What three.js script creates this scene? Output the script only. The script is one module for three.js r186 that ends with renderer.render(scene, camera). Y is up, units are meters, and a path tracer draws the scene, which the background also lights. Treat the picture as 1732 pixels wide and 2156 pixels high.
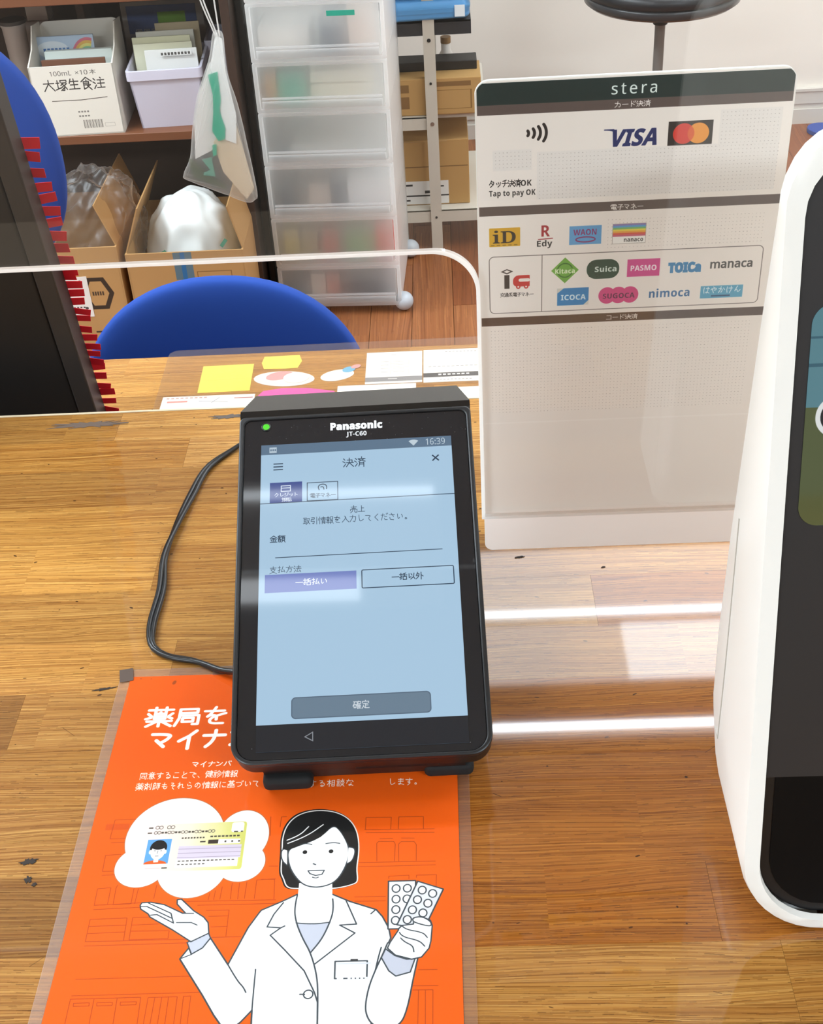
import * as THREE from 'three';
import { mergeGeometries, toCreasedNormals, mergeVertices } from 'three/addons/utils/BufferGeometryUtils.js';
import { RoundedBoxGeometry } from 'three/addons/geometries/RoundedBoxGeometry.js';
import { ConvexGeometry } from 'three/addons/geometries/ConvexGeometry.js';
import { ImprovedNoise } from 'three/addons/math/ImprovedNoise.js';
import { RectAreaLightUniformsLib } from 'three/addons/lights/RectAreaLightUniformsLib.js';

RectAreaLightUniformsLib.init();
const scene = new THREE.Scene();
scene.background = new THREE.Color(0x000000);
const renderer = new THREE.WebGLRenderer({ antialias: true });
renderer.toneMapping = THREE.LinearToneMapping;
renderer.toneMappingExposure = 1.58;
renderer.shadowMap.enabled = true;

// ---------------------------------------------------------------- camera
const camera = new THREE.PerspectiveCamera(2 * Math.atan(1078 / 2750) * 180 / Math.PI, 1732 / 2156, 0.02, 30);
camera.rotation.order = 'YXZ';
camera.position.set(0, 1.495, 0);
camera.rotation.set(-Math.atan(2041 / 2750), 2.7 * Math.PI / 180, -0.065);

// ---------------------------------------------------------------- helpers
let seed = 7;
const rnd = () => { seed = (seed + 0x6d2b79f5) | 0; let t = Math.imul(seed ^ (seed >>> 15), 1 | seed); t = (t + Math.imul(t ^ (t >>> 7), 61 | t)) ^ t; return ((t ^ (t >>> 14)) >>> 0) / 4294967296; };
const rr = (a, b) => a + (b - a) * rnd();
const perlin = new ImprovedNoise();
const taken = {};
function numbered(n) { taken[n] = (taken[n] ?? -1) + 1; return taken[n] ? n + '_' + String(taken[n]).padStart(3, '0') : n; }
function thing(name, label, category, [x, y, z] = [0, 0, 0], turn = 0, group) {
  const o = new THREE.Group(); o.name = numbered(name); scene.add(o);
  o.position.set(x, y, z); o.rotation.y = turn; o.userData = { label, category };
  if (group) o.userData.group = group;
  return o;
}
function mesh(name, geo, mat, parent, pos, rot) {
  const m = new THREE.Mesh(geo, mat); m.name = parent ? name : numbered(name); (parent || scene).add(m);
  m.castShadow = m.receiveShadow = true;
  if (pos) m.position.set(...pos); if (rot) m.rotation.set(...rot);
  return m;
}
function one(name, geo, mat, label, category, pos, rot, group) {
  const m = mesh(name, geo, mat, null, pos, rot); m.userData = { label, category }; if (group) m.userData.group = group; return m;
}
function struct(name, geo, mat, pos, rot) { const m = new THREE.Mesh(geo, mat); m.name = name; scene.add(m); m.castShadow = m.receiveShadow = true; if (pos) m.position.set(...pos); if (rot) m.rotation.set(...rot); m.userData = { kind: 'structure' }; return m; }
const box = (w, h, d) => new THREE.BoxGeometry(w, h, d);
const rbox = (w, h, d, r = 0.002, s = 2) => new RoundedBoxGeometry(w, h, d, s, Math.min(r, w / 2.01, h / 2.01, d / 2.01));
const bx = (x0, x1, y0, y1, z0, z1) => { const g = box(x1 - x0, y1 - y0, z1 - z0); g.translate((x0 + x1) / 2, (y0 + y1) / 2, (z0 + z1) / 2); return g; };
const cyl = (r0, r1, h, n = 24) => new THREE.CylinderGeometry(r0, r1, h, n);
const flat = (geos) => mergeGeometries(geos.map((g) => { const q = g.index ? g.toNonIndexed() : g; for (const k of Object.keys(q.attributes)) if (!['position', 'normal', 'uv'].includes(k)) q.deleteAttribute(k); return q; }));
const hull = (pts) => new ConvexGeometry(pts.map((p) => new THREE.Vector3(...p)));
const std = (o) => new THREE.MeshPhysicalMaterial({ roughness: 0.6, ...o });
const mat = (color, roughness = 0.6, more = {}) => std({ color: new THREE.Color(color), roughness, ...more });
const pane = (color = 0xffffff, roughness = 0.02, more = {}) => std({ color: new THREE.Color(color), transmission: 1, thickness: 0, roughness, ...more });
function canvas(w, h) { const c = document.createElement('canvas'); c.width = w; c.height = h; return c; }
function tex(c, srgb = true) { const t = new THREE.CanvasTexture(c); if (srgb) t.colorSpace = THREE.SRGBColorSpace; t.magFilter = THREE.LinearFilter; t.wrapS = t.wrapT = THREE.RepeatWrapping; return t; }
function rshape(w, h, r, x0 = -w / 2, y0 = -h / 2) {
  const s = new THREE.Shape(); r = Array.isArray(r) ? r : [r, r, r, r]; // corners: bottom left, bottom right, top right, top left
  s.moveTo(x0 + r[0], y0); s.lineTo(x0 + w - r[1], y0); if (r[1]) s.absarc(x0 + w - r[1], y0 + r[1], r[1], -Math.PI / 2, 0);
  s.lineTo(x0 + w, y0 + h - r[2]); if (r[2]) s.absarc(x0 + w - r[2], y0 + h - r[2], r[2], 0, Math.PI / 2);
  s.lineTo(x0 + r[3], y0 + h); if (r[3]) s.absarc(x0 + r[3], y0 + h - r[3], r[3], Math.PI / 2, Math.PI);
  s.lineTo(x0, y0 + r[0]); if (r[0]) s.absarc(x0 + r[0], y0 + r[0], r[0], Math.PI, Math.PI * 1.5);
  return s;
}
const ext = (shape, depth, bevel = 0, seg = 8) => new THREE.ExtrudeGeometry(shape, { depth: depth - 2 * bevel, bevelEnabled: bevel > 0, bevelSize: bevel, bevelThickness: bevel, bevelOffset: -bevel, bevelSegments: 2, curveSegments: seg }).translate(0, 0, bevel);
function unitUV(g, x0, y0, w, h) { const p = g.attributes.position, uv = g.attributes.uv; for (let i = 0; i < p.count; i++) uv.setXY(i, (p.getX(i) - x0) / w, (p.getY(i) - y0) / h); return g; }
const tube = (pts, r, n = 60, k = 8) => new THREE.TubeGeometry(new THREE.CatmullRomCurve3(pts.map((p) => new THREE.Vector3(...p))), n, r, k, false);

// ---------------------------------------------------------------- ceiling lamps and added fill panels (glowing diffuser + area light of the same size)
const lampHousing = mat('#e8e8e4', 0.5);
function ceilingLight(label, panels, y = 2.45) {
  let x0 = 9, x1 = -9, z0 = 9, z1 = -9;
  for (const p of panels) { x0 = Math.min(x0, p.x0); x1 = Math.max(x1, p.x1); z0 = Math.min(z0, p.z0); z1 = Math.max(z1, p.z1); }
  const g = thing('ceiling_light', label, 'ceiling light', [(x0 + x1) / 2, y, (z0 + z1) / 2]), cx = (x0 + x1) / 2, cz = (z0 + z1) / 2;
  mesh('housing', rbox(x1 - x0 + 0.03, 0.03, z1 - z0 + 0.03, 0.004), lampHousing, g, [0, -0.0151, 0]);
  for (const p of panels) {
    const w = p.x1 - p.x0, d = p.z1 - p.z0, px = (p.x0 + p.x1) / 2 - cx, pz = (p.z0 + p.z1) / 2 - cz;
    mesh(p.tube ? 'light_tube' : 'light_diffuser', p.tube ? cyl(d / 2, d / 2, w, 12).rotateZ(Math.PI / 2) : rbox(w, 0.008, d, 0.002), std({ color: 0xffffff, roughness: 0.4, emissive: new THREE.Color(0xffffff), emissiveIntensity: 2 }), g, [px, p.tube ? -0.03 - d / 2 : -0.034, pz]);
    const l = new THREE.RectAreaLight(new THREE.Color().setRGB(0.76, 0.89, 1.0), p.L, w, d); l.name = 'panel_light'; l.rotation.x = -Math.PI / 2; l.position.set(px, p.tube ? -0.032 - d : -0.0395, pz); l.castShadow = true; g.add(l);
  }
  return g;
}
ceilingLight('wide panel and tube ceiling light above the wall end of the room', [
  { x0: 0.04, x1: 1.32, z0: -2.65, z1: -2.417, L: 2.1 }, { x0: 0.02, x1: 1.32, z0: -2.397, z1: -2.377, L: 22, tube: true }, { x0: 0.04, x1: 0.37, z0: -2.36, z1: -2.165, L: 1.5 }, { x0: 0.372, x1: 1.32, z0: -2.36, z1: -2.165, L: 6 }]);
ceilingLight('single tube ceiling light between the wide panel and the counter', [{ x0: 0.05, x1: 1.32, z0: -2.022, z1: -2.0, L: 26, tube: true }]);
ceilingLight('slim twin strip ceiling light right above the counter', [{ x0: -1.2, x1: -0.02, z0: -0.768, z1: -0.752, L: 3.2, tube: true }, { x0: -1.2, x1: -0.15, z0: -0.616, z1: -0.576, L: 2.2 }]);
ceilingLight('added fill panel above the left end of the desk', [{ x0: -1.95, x1: -0.55, z0: -0.95, z1: -0.68, L: 7 }]);  // unseen lamp added for general light over desk and counter
ceilingLight('added fill panel above the right end of the desk', [{ x0: 1.4, x1: 2.4, z0: -1.7, z1: -1.4, L: 14 }]);  // added out of view, clear of counter reflections, to light from the right
ceilingLight('added fill panel in the far right corner of the ceiling', [{ x0: 1.55, x1: 2.45, z0: -3.1, z1: -2.8, L: 18 }]);  // unseen extra panel, added to brighten the back of the room
ceilingLight('added fill panel in the far left corner of the ceiling', [{ x0: -2.45, x1: -1.65, z0: -2.75, z1: -2.35, L: 25 }]);  // added out of view to light the shelves from the left
ceilingLight('added fill panel close to the back wall above the stool', [{ x0: 0.3, x1: 1.3, z0: -3.6, z1: -3.35, L: 9 }]);  // added to brighten wall and rack, its reflection hidden by the board
ceilingLight('added fill panel on the left between desk and shelf unit', [{ x0: -2.4, x1: -1.12, z0: -1.85, z1: -1.5, L: 22 }]);  // unseen, added to light the shelf unit from its front left
ceilingLight('added left fill panel on the customer side of the counter', [{ x0: -2.3, x1: -1.1, z0: 1.2, z1: 1.6, L: 33 }]);  // added behind the viewpoint as front fill for board and reader
ceilingLight('added right fill panel on the customer side of the counter', [{ x0: 1.1, x1: 2.3, z0: 1.2, z1: 1.6, L: 33 }]);  // other half of the added front fill, set wide of the acrylic reflections

// ---------------------------------------------------------------- lettering: strokes on a 16 x 16 grid, two hex digits a point
const GLYPHS = {
  'カ': '15d5dbbe9d 71765b1e', 'ー': '18e8', 'ド': '515e 56ca a2b5 d1e4', 'コ': '23d3dd 1ded', 'マ': '13d3b77a 489d', 'ネ': '7173 24c4881c 777f a9eb', 'タ': '614519 53c3a93e 56a9', 'ッ': '3649 7588 c5ba6e', 'チ': 'b133 17e7 83877b4e',
  'ク': '614518 53c3a94e', 'レ': '424d8cd8', 'ジ': '3264 2658 2d8cd6 b2c4 d1e3', 'ト': '515e 56ca', 'イ': 'c18529 858f', 'ナ': '15e5 81866b3e', 'ン': '2365 2d8bd5', 'バ': '53481d 93c8ed b1c3 e1f3',
  'を': '14c4 71562957888b d6784b5ece', 'ご': '43c395 3a4ddd c1d3 e0f2', 'す': '14e4 919a7b5967979aab5f', 'る': '32b23886c8dbae6e5c8bad', 'こ': '43c3 393ddd', 'と': '5166 c4583b5ede', 'で': '13d3878bce b6c8 d5e7', 'も': '716b8ecdd9 35b5 39b9', 'そ': '42c228e7897cbf', 'れ': '414e 14541b 4894b6acec',
  'ら': '6193 454a97dabe5e', 'の': '83794c294493d7cc8e', 'に': '32283e 74d4 7a8ded', 'づ': '15a4d8ac5d c2d4 e1f3', 'い': '333a5d7a b4d7da', 'し': '414b7eda', 'て': '13d3878bce', 'く': 'b147be', 'だ': '1494 512e 87d7 8a9ded c1d3 e0f2', 'さ': '24d4 61b8 394dbe', 'な': '1494 5119 b3e6 a7ac7e5c8bee', 'ま': '33d3 37d7 818c5e3c6bee',
  'は': '32283e 74e4 b1bc8e6c9bee', 'や': '17a3d5b888 6183 347e', 'か': '15958c6d 61571e b4e8', 'け': '32283e 65e5 b1b98f', 'ん': '811e58898dbde9', '、': '2b5e', '。': '3b5b6d5e3e2d3b',
  '決': '1234 0638 1e4a 64d4d8 58f8 91985e 98fe', '済': '1234 0638 1e4a a0a2 53f3 e367 64f7 787b6e d8df 79d9 7bdb', '電': '31d1 1613f3e6 8187 4565 a5c5 38d8dc3c38 3ada 888efefc', '子': '32d285 858e5d 18f8',
  '売': '23e3 8086 46c6 1b18f8fb 695c1f a9adbefefc', '上': '818d 86d6 1dfd', '取': '1282 323c 727f 3575 3878 1d8b 93e3ca8e 95bafe', '引': '2282852519897e4d d1df', '情': '313f 1408 5466 73f3 75f5 67f7 b1b7 8f89e9eece 8beb 8ded', '報': '1373 414f 0686 2739 6759 1a7a 0d8d 929f 92e2e6c6 98e8cc9f b9ff',
  '入': '6283781e 84a9fe', '力': '14d4d9be8d 71671e', '金': '8116 81f6 46c6 29e9 868e 4a5d cabd 1efe', '額': '4042 14127274 3318 35651a 367a 2a6a6e2e2a 82f2 b2a4 94e4eb9b94 96e6 98e8 ac8f dcff', '支': '24e4 8187 37c78c1f 488cff', '払': '414d2d 1464 1a68 b28cdb d8fd', '方': '8183 14f4 645a2e 67c7bd8d', '法': '1234 0638 1e4a 64e4 a1a7 57f7 976ddc caee',
  '一': '18f8', '括': '313d1d 0454 0a58 d173 65f5 a2a8 78e8ee7e78', '以': '333b79 7396 d2c96e cafe', '外': '4118 3474691e 3769 b1bf b6f9', '確': '1272 420a 27676d2d27 8482f2f4 b179 969f 96f6 c6ce 99f9 9bfb 9efe', '定': '8082 2522e2e5 46c6 868d 89d9 494b1f 4b7efe',
  '薬': '12f2 5054 b0b4 8475 55b5b95955 57b7 1537 0938 f5d7 d8f9 1bfb 898f 7b1f 9bff', '局': '32d2d535 32391f 37e7eebe 59b9bc5c59', '同': '2f22e2eece 55b5 58b8bc5c58', '意': '8081 32d2 5264 b2a4 15f5 46c6ca4a46 48c8 2c1e 5b5ebebd 8b9d cbfd', '健': '3107 252f 426246663e 497dfe 72e2e6 74f4 76e6 b0bd 88e8 7afa', '診': '1151 0464 1656 1858 1a5a5e1e1a a166 a1f6 b588 d78b f98f',
  '剤': '5052 1393 8318 2498 382f 787f 3a7a 3c7c b3bb e1eece', '師': '4032 2f22626626 29696d2d 82f2 959c 95e5ebdb c2cf', '基': '22e2 5058 b0b8 54b4 56b6 18f8 581c b8fc 4bcb 898e 1efe', '関': '2f21616525 2363 a5a1e1ef a3e3 a5e5 58b8 4aca 888a4e 8ace', '相': '0474 414f 450b 4679 92e2ee9e92 96e6 9aea', '談': '1151 0464 1656 1858 1a5a5e1e1a 8395 e2d5 b0b477 b4f7 899b e8db b7bb7f bbff',
  '大': '15f5 81851e 86fe', '塚': '323c 1555 0d6b 7472f2f4 85e5 b578 a7c9be9e a97b bb7e f6c8 c9fd', '生': '4126 34e4 818d 38d8 1dfd', '食': '8015 80f5 8384 45b5b949 47b7 454e9c d99b 89ef', '注': '1234 0638 1e4a a1b2 64f4 68f8 a4ad 5dfd', '本': '14f4 818f 851c 85fc 5bbb', '交': '8082 13f3 5528 b5e8 c81f 48ff', '通': '1133 16363b1d 1c5efe 61d1a3 6d64e4ed 67e7 6aea a3ad', '系': 'd032 824486 b339e9 898f 4b2e bbee',
  '銀': '3105 3175 2555 1868 353d 0e7c 82e2e787 84e4 828ecc f8ca a8fe', '聯': '0262 121c 525f 1555 1858 0d6c 91749678 d1c4e6c8 8a8dad a99f d9df fafddd',
};
const KANA = /[\u3040-\u30ff、。]/;
function strokes(x, ch, px, py, s, w) {
  x.lineWidth = w; x.lineCap = 'round'; x.lineJoin = 'round';
  for (const st of GLYPHS[ch].split(' ')) {
    const q = []; for (let i = 0; i + 1 < st.length; i += 2) q.push([px + (parseInt(st[i], 16) + 0.5) / 16 * s, py + (parseInt(st[i + 1], 16) + 0.5) / 16 * s]);
    x.beginPath(); x.moveTo(...q[0]);
    if (KANA.test(ch) && q.length > 3) { for (let i = 1; i < q.length - 1; i++) x.quadraticCurveTo(...q[i], (q[i][0] + q[i + 1][0]) / 2, (q[i][1] + q[i + 1][1]) / 2); x.lineTo(...q[q.length - 1]); } else for (const p of q.slice(1)) x.lineTo(...p);
    x.stroke();
  }
}
// text with its top left at (px, py); size = cell height, pitch = advance per kana or kanji
function write(x, str, px, py, size, { color = '#000', weight = 0.09, pitch = size, width = size, font = 'bold' } = {}) {
  x.fillStyle = x.strokeStyle = color;
  for (const ch of str) {
    if (GLYPHS[ch]) { x.save(); x.translate(px, py); x.scale(width / size, 1); strokes(x, ch, 0, 0, size, weight * size); x.restore(); px += pitch; } else if (ch === ' ') px += pitch; else { x.font = font + ' ' + size * 0.98 + 'px sans-serif'; x.textBaseline = 'alphabetic'; x.fillText(ch, px, py + size * 0.88); px += x.measureText(ch).width; }
  }
  return px;
}
function latin(x, str, x0, x1, yBase, size, font, color) { x.font = font.replace('$', size); x.fillStyle = color; x.textBaseline = 'alphabetic'; const w = x.measureText(str).width; x.save(); x.translate(x0, yBase); x.scale((x1 - x0) / w, 1); x.fillText(str, 0, 0); x.restore(); }

// ---------------------------------------------------------------- wood
const WW = 2048, WH = 1024; // covers 0.42 m x 0.21 m
function woodTextures(k) {
  const c = canvas(WW, WH), b = canvas(WW, WH), x = c.getContext('2d'), y = b.getContext('2d');
  const base = [[205, 158, 95], [192, 142, 80], [198, 150, 92], [186, 138, 82]][k];
  x.fillStyle = `rgb(${base})`; x.fillRect(0, 0, WW, WH); y.fillStyle = '#909090'; y.fillRect(0, 0, WW, WH);
  const wave = (px, py) => perlin.noise(px / 700, py / 160, k * 7.3) * 26 + perlin.noise(px / 190, py / 60, k * 3.1) * 5;
  const streak = (ctx, y0, x0, len, w, style) => { ctx.strokeStyle = style; ctx.lineWidth = w; ctx.beginPath(); for (let i = 0; i <= 10; i++) { const px = x0 + len * i / 10, py = y0 + wave(px, y0); i ? ctx.lineTo(px, py) : ctx.moveTo(px, py); } ctx.stroke(); };
  for (let i = 0; i < 70; i++) streak(x, rr(-40, WH + 40), rr(-600, WW), rr(700, 2400), rr(14, 60), `rgba(${rnd() < 0.5 ? '150,98,45' : '232,190,125'},${rr(0.05, 0.16)})`);
  for (let i = 0; i < 6500; i++) streak(x, rr(-40, WH + 40), rr(-300, WW), rr(60, 900), rr(0.7, 2.4), `rgba(${rnd() < 0.55 ? '118,72,30' : '246,210,146'},${rr(0.1, 0.36)})`);
  for (let i = 0; i < 3000; i++) {
    const y0 = rr(-40, WH + 40), x0 = rr(-100, WW), l = rr(6, 60), w = rr(0.7, 2);
    streak(x, y0, x0, l, w, `rgba(74,46,20,${rr(0.15, 0.5)})`); streak(y, y0, x0, l, w + 0.6, 'rgba(40,40,40,0.8)');
  }
  for (let i = 0; i < 500; i++) streak(y, rr(0, WH), rr(-100, WW), rr(60, 500), rr(1, 3), `rgba(${rnd() < 0.5 ? '70,70,70' : '200,200,200'},0.35)`);
  for (let i = 0; i < 26; i++) { x.fillStyle = `rgba(48,30,16,${rr(0.5, 0.85)})`; x.beginPath(); x.ellipse(rr(0, WW), rr(0, WH), rr(2, 8), rr(1.5, 4), rr(-0.5, 0.5), 0, 7); x.fill(); }
  for (let i = 0; i < 9; i++) { const px = rr(0, WW), py = rr(0, WH), a = rr(-0.8, 0.8), l = rr(15, 60); x.strokeStyle = `rgba(60,36,18,${rr(0.4, 0.7)})`; x.lineWidth = rr(1, 2.5); x.beginPath(); x.moveTo(px, py); x.lineTo(px + l * Math.cos(a), py + l * Math.sin(a)); x.stroke(); }
  return [tex(c), tex(b, false)];
}
const WOOD = [0, 1, 2, 3].map(woodTextures);
const woodMats = [];
for (let k = 0; k < 4; k++) for (const tint of ['#fff6dc', '#d9c9a8', '#f0e0ba', '#b3a284', '#c09a60']) woodMats.push(std({ color: new THREE.Color(tint), map: WOOD[k][0], bumpMap: WOOD[k][1], bumpScale: 0.0003, roughness: 0.5, specularIntensity: 0.15, clearcoat: 1, clearcoatRoughness: 0.035 }));  // last tint deepens right-hand planks, painting in the shade there
// box with uv in metres (wood runs along x), its own offset on the texture
function plankGeo(w, h, d, along = 'x') {
  const g = box(w, h, d), p = g.attributes.position, uv = g.attributes.uv, n = g.attributes.normal, ou = rr(0, 5), ov = rr(0, 5);
  for (let i = 0; i < p.count; i++) { const X = p.getX(i), Y = p.getY(i), Z = p.getZ(i), top = Math.abs(n.getY(i)) > 0.5; const a = along === 'x' ? X : Z, b = top ? (along === 'x' ? Z : X) : Y; uv.setXY(i, a / 0.42 + ou, b / 0.21 + ov); }
  return g;
}
const darkWood = mat('#4a2c1c', 0.5), cabWood = [mat('#7a4a2e', 0.45), mat('#3a261a', 0.6)];

// ---------------------------------------------------------------- room
const wallMat = mat('#efe8de', 0.85), ceilMat = mat('#d6d2cc', 0.9), frontMat = mat('#d8d0c4', 0.9);
struct('wall_back', bx(-2.7, 2.7, 0, 2.5, -4.05, -3.95), wallMat);
struct('wall_left', bx(-2.7, -2.6, 0, 2.5, -4.05, 2.3), frontMat);
struct('wall_right', bx(2.6, 2.7, 0, 2.5, -4.05, 2.3), frontMat);
struct('wall_front', bx(-2.7, 2.7, 0, 2.5, 2.2, 2.3), mat('#6e665e', 0.9));
struct('ceiling', bx(-2.7, 2.7, 2.45, 2.55, -4.05, 2.3), ceilMat);
const floorObj = struct('floor', bx(-2.7, 2.7, -0.1, -0.012, -4.05, 2.3), mat('#4a2e1c', 0.7));
{
  const c = canvas(512, 1024), x = c.getContext('2d'); x.fillStyle = '#8d5530'; x.fillRect(0, 0, 512, 1024);
  for (let i = 0; i < 1500; i++) { const px = rr(0, 512), py = rr(-200, 1024), l = rr(40, 400); x.strokeStyle = `rgba(${rnd() < 0.6 ? '92,48,22' : '190,128,78'},${rr(0.06, 0.24)})`; x.lineWidth = rr(0.8, 4); x.beginPath(); for (let k = 0; k <= 6; k++) { const yy = py + l * k / 6; x.lineTo(px + perlin.noise(px / 60, yy / 260, 4.4) * 16, yy); } x.stroke(); }
  const t = tex(c), fm = ['#ffffff', '#e4d2c2', '#d2bca8', '#f2ddc8'].map((k) => std({ color: new THREE.Color(k), map: t, roughness: 0.42 }));
  const W = 0.1, geos = {};
  for (let i = 0; i < 52; i++) {
    const x0 = -2.6 + i * W; let z = -3.95 + rr(-0.8, 0);
    while (z < -0.9) { const l = 0.9, a = Math.max(z, -3.945), b = Math.min(z + l, -0.9); if (b - a > 0.05) { const g = plankGeo(W - 0.0012, 0.012, b - a - 0.0012, 'z'), uv = g.attributes.uv; for (let q = 0; q < uv.count; q++) { const u = uv.getX(q); uv.setXY(q, uv.getY(q) * 0.5, u * 0.4); } mesh('floorboard', g, fm[Math.floor(rnd() * 4)], floorObj, [x0 + W / 2, -0.006, (a + b) / 2]); } z += l; }
  }
}
struct('floor_customer_side', bx(-2.7, 2.7, -0.0119, 0, -0.9, 2.3), mat('#9a8a78', 0.6)).name = 'floor_2';
{ // skirting: a grey vinyl strip with two ribs
  const b = struct('baseboard_back', flat([bx(-2.6, 2.6, 0, 0.045, -3.95, -3.932), bx(-2.6, 2.6, 0.045, 0.062, -3.95, -3.938), bx(-2.6, 2.6, 0.062, 0.1, -3.95, -3.934), bx(-2.6, 2.6, 0.1, 0.108, -3.95, -3.93)]), mat('#d5cec4', 0.6));
}

// ---------------------------------------------------------------- counter
const C0 = 0.9; // counter top
const counter = thing('service_counter', 'varnished laminated wood service counter under the terminal and card reader', 'counter', [0, 0, -0.55]);
mesh('carcass', bx(-1.6, 1.6, 0, C0 - 0.032, -0.395, 0.35), mat('#8a6a48', 0.7), counter);
mesh('core_board', bx(-1.6, 1.6, C0 - 0.0319, C0 - 0.006, -0.41, 0.4), mat('#5a3a20', 0.7), counter);
{
  const rows = [-0.961, -0.917, -0.873, -0.823, -0.77, -0.718, -0.664, -0.615, -0.566, -0.517, -0.467, -0.415, -0.368, -0.32, -0.27, -0.21, -0.15];
  const seams = { 0: [-0.29], 1: [-0.225], 2: [-0.62, 0.06], 3: [-0.72, 0.02], 4: [-0.225, 0.2], 5: [-0.62, 0.09], 6: [-0.197, 0.3], 7: [-0.29, -0.05], 8: [-0.6, -0.07, 0.22], 9: [-0.55, -0.04], 10: [-0.35, -0.08, 0.128], 11: [-0.3, -0.06, 0.158], 12: [-0.4, -0.05, 0.155] };
  const q = (k, t) => k * 5 + t, tone = { 0: [q(0, 1), q(1, 0), q(0, 2)], 1: [q(1, 2), q(2, 0), q(0, 2)], 2: [q(2, 3), q(2, 1), q(3, 3)], 3: [q(0, 0), q(0, 2), q(2, 1)], 4: [q(0, 2), q(1, 1), q(0, 0)], 5: [q(2, 0), q(0, 1), q(3, 4)], 6: [q(2, 2), q(3, 1), q(1, 4)], 7: [q(2, 3), q(2, 1), q(0, 4)], 8: [q(0, 1), q(1, 1), q(3, 4)], 9: [q(1, 1), q(3, 1), q(2, 4)], 10: [q(2, 1), q(1, 3), q(1, 4)], 11: [q(0, 3), q(2, 1), q(1, 1)], 12: [q(0, 2), q(2, 3), q(1, 3)], 13: [q(1, 0), q(3, 2), q(0, 1)] };  // right-hand planks darker: shade of board and reader tinted into the wood
  rows.slice(0, -1).forEach((z0, i) => {
    const z1 = rows[i + 1]; const cuts = [-1.6, ...(seams[i] ?? [rr(-0.9, 0)]), 1.6]; if (cuts[1] > -0.9) cuts.splice(1, 0, cuts[1] - rr(0.45, 0.6)); if (cuts[cuts.length - 2] < 0.9) cuts.splice(cuts.length - 1, 0, cuts[cuts.length - 2] + rr(0.4, 0.6));
    for (let k = 0; k + 1 < cuts.length; k++) {
      const w = cuts[k + 1] - cuts[k], mid = (cuts[k] + cuts[k + 1]) / 2, id = (tone[i] ?? [1, 11, 5])[cuts[k] > -0.09 ? 2 : cuts[k + 1] > -0.12 ? 1 : 0];
      mesh('plank', plankGeo(w - 0.00012, 0.006, z1 - z0 - 0.00008), woodMats[id], counter, [(cuts[k] + cuts[k + 1]) / 2, C0 - 0.003, (z0 + z1) / 2 + 0.55]);
    }
  });
}
mesh('pale_edge_strip', bx(-1.6, 1.6, C0 - 0.008, C0 + 0.0004, -0.4135, -0.4112), mat('#e3d3b4', 0.6), counter);  // paler strip along the rear edge of the counter top
// staff desk behind the counter, a little lower
const D0 = 0.72;
const desk = thing('staff_desk', 'pale wooden staff desk behind the counter, under the clear mat', 'desk', [0, 0, -1.185]);
{
  const zr = [-1.375, -1.33, -1.285, -1.24, -1.19, -1.14, -1.09, -1.04, -0.99];
  zr.slice(0, -1).forEach((z0, i) => { const z1 = zr[i + 1]; let x0 = -1.4; while (x0 < 1.4) { const w = Math.min(rr(0.45, 0.8), 1.4 - x0); mesh('plank', plankGeo(w - 0.0003, 0.006, z1 - z0 - 0.0003), woodMats[[2, 7, 1, 12, 11][Math.floor(rnd() * 5)]], desk, [x0 + w / 2, D0 - 0.003, (z0 + z1) / 2 + 1.185]); x0 += w; } });
  mesh('core_board', bx(-1.4, 1.4, D0 - 0.03, D0 - 0.006, -0.189, 0.195), mat('#a88250', 0.6), desk);
  for (const x of [-1.35, 1.35]) for (const z of [-0.16, 0.16]) mesh('leg', bx(x - 0.02, x + 0.02, 0, D0 - 0.03, z - 0.02, z + 0.02), mat('#8c8c8c', 0.4, { metalness: 0.8 }), desk);
}

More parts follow.
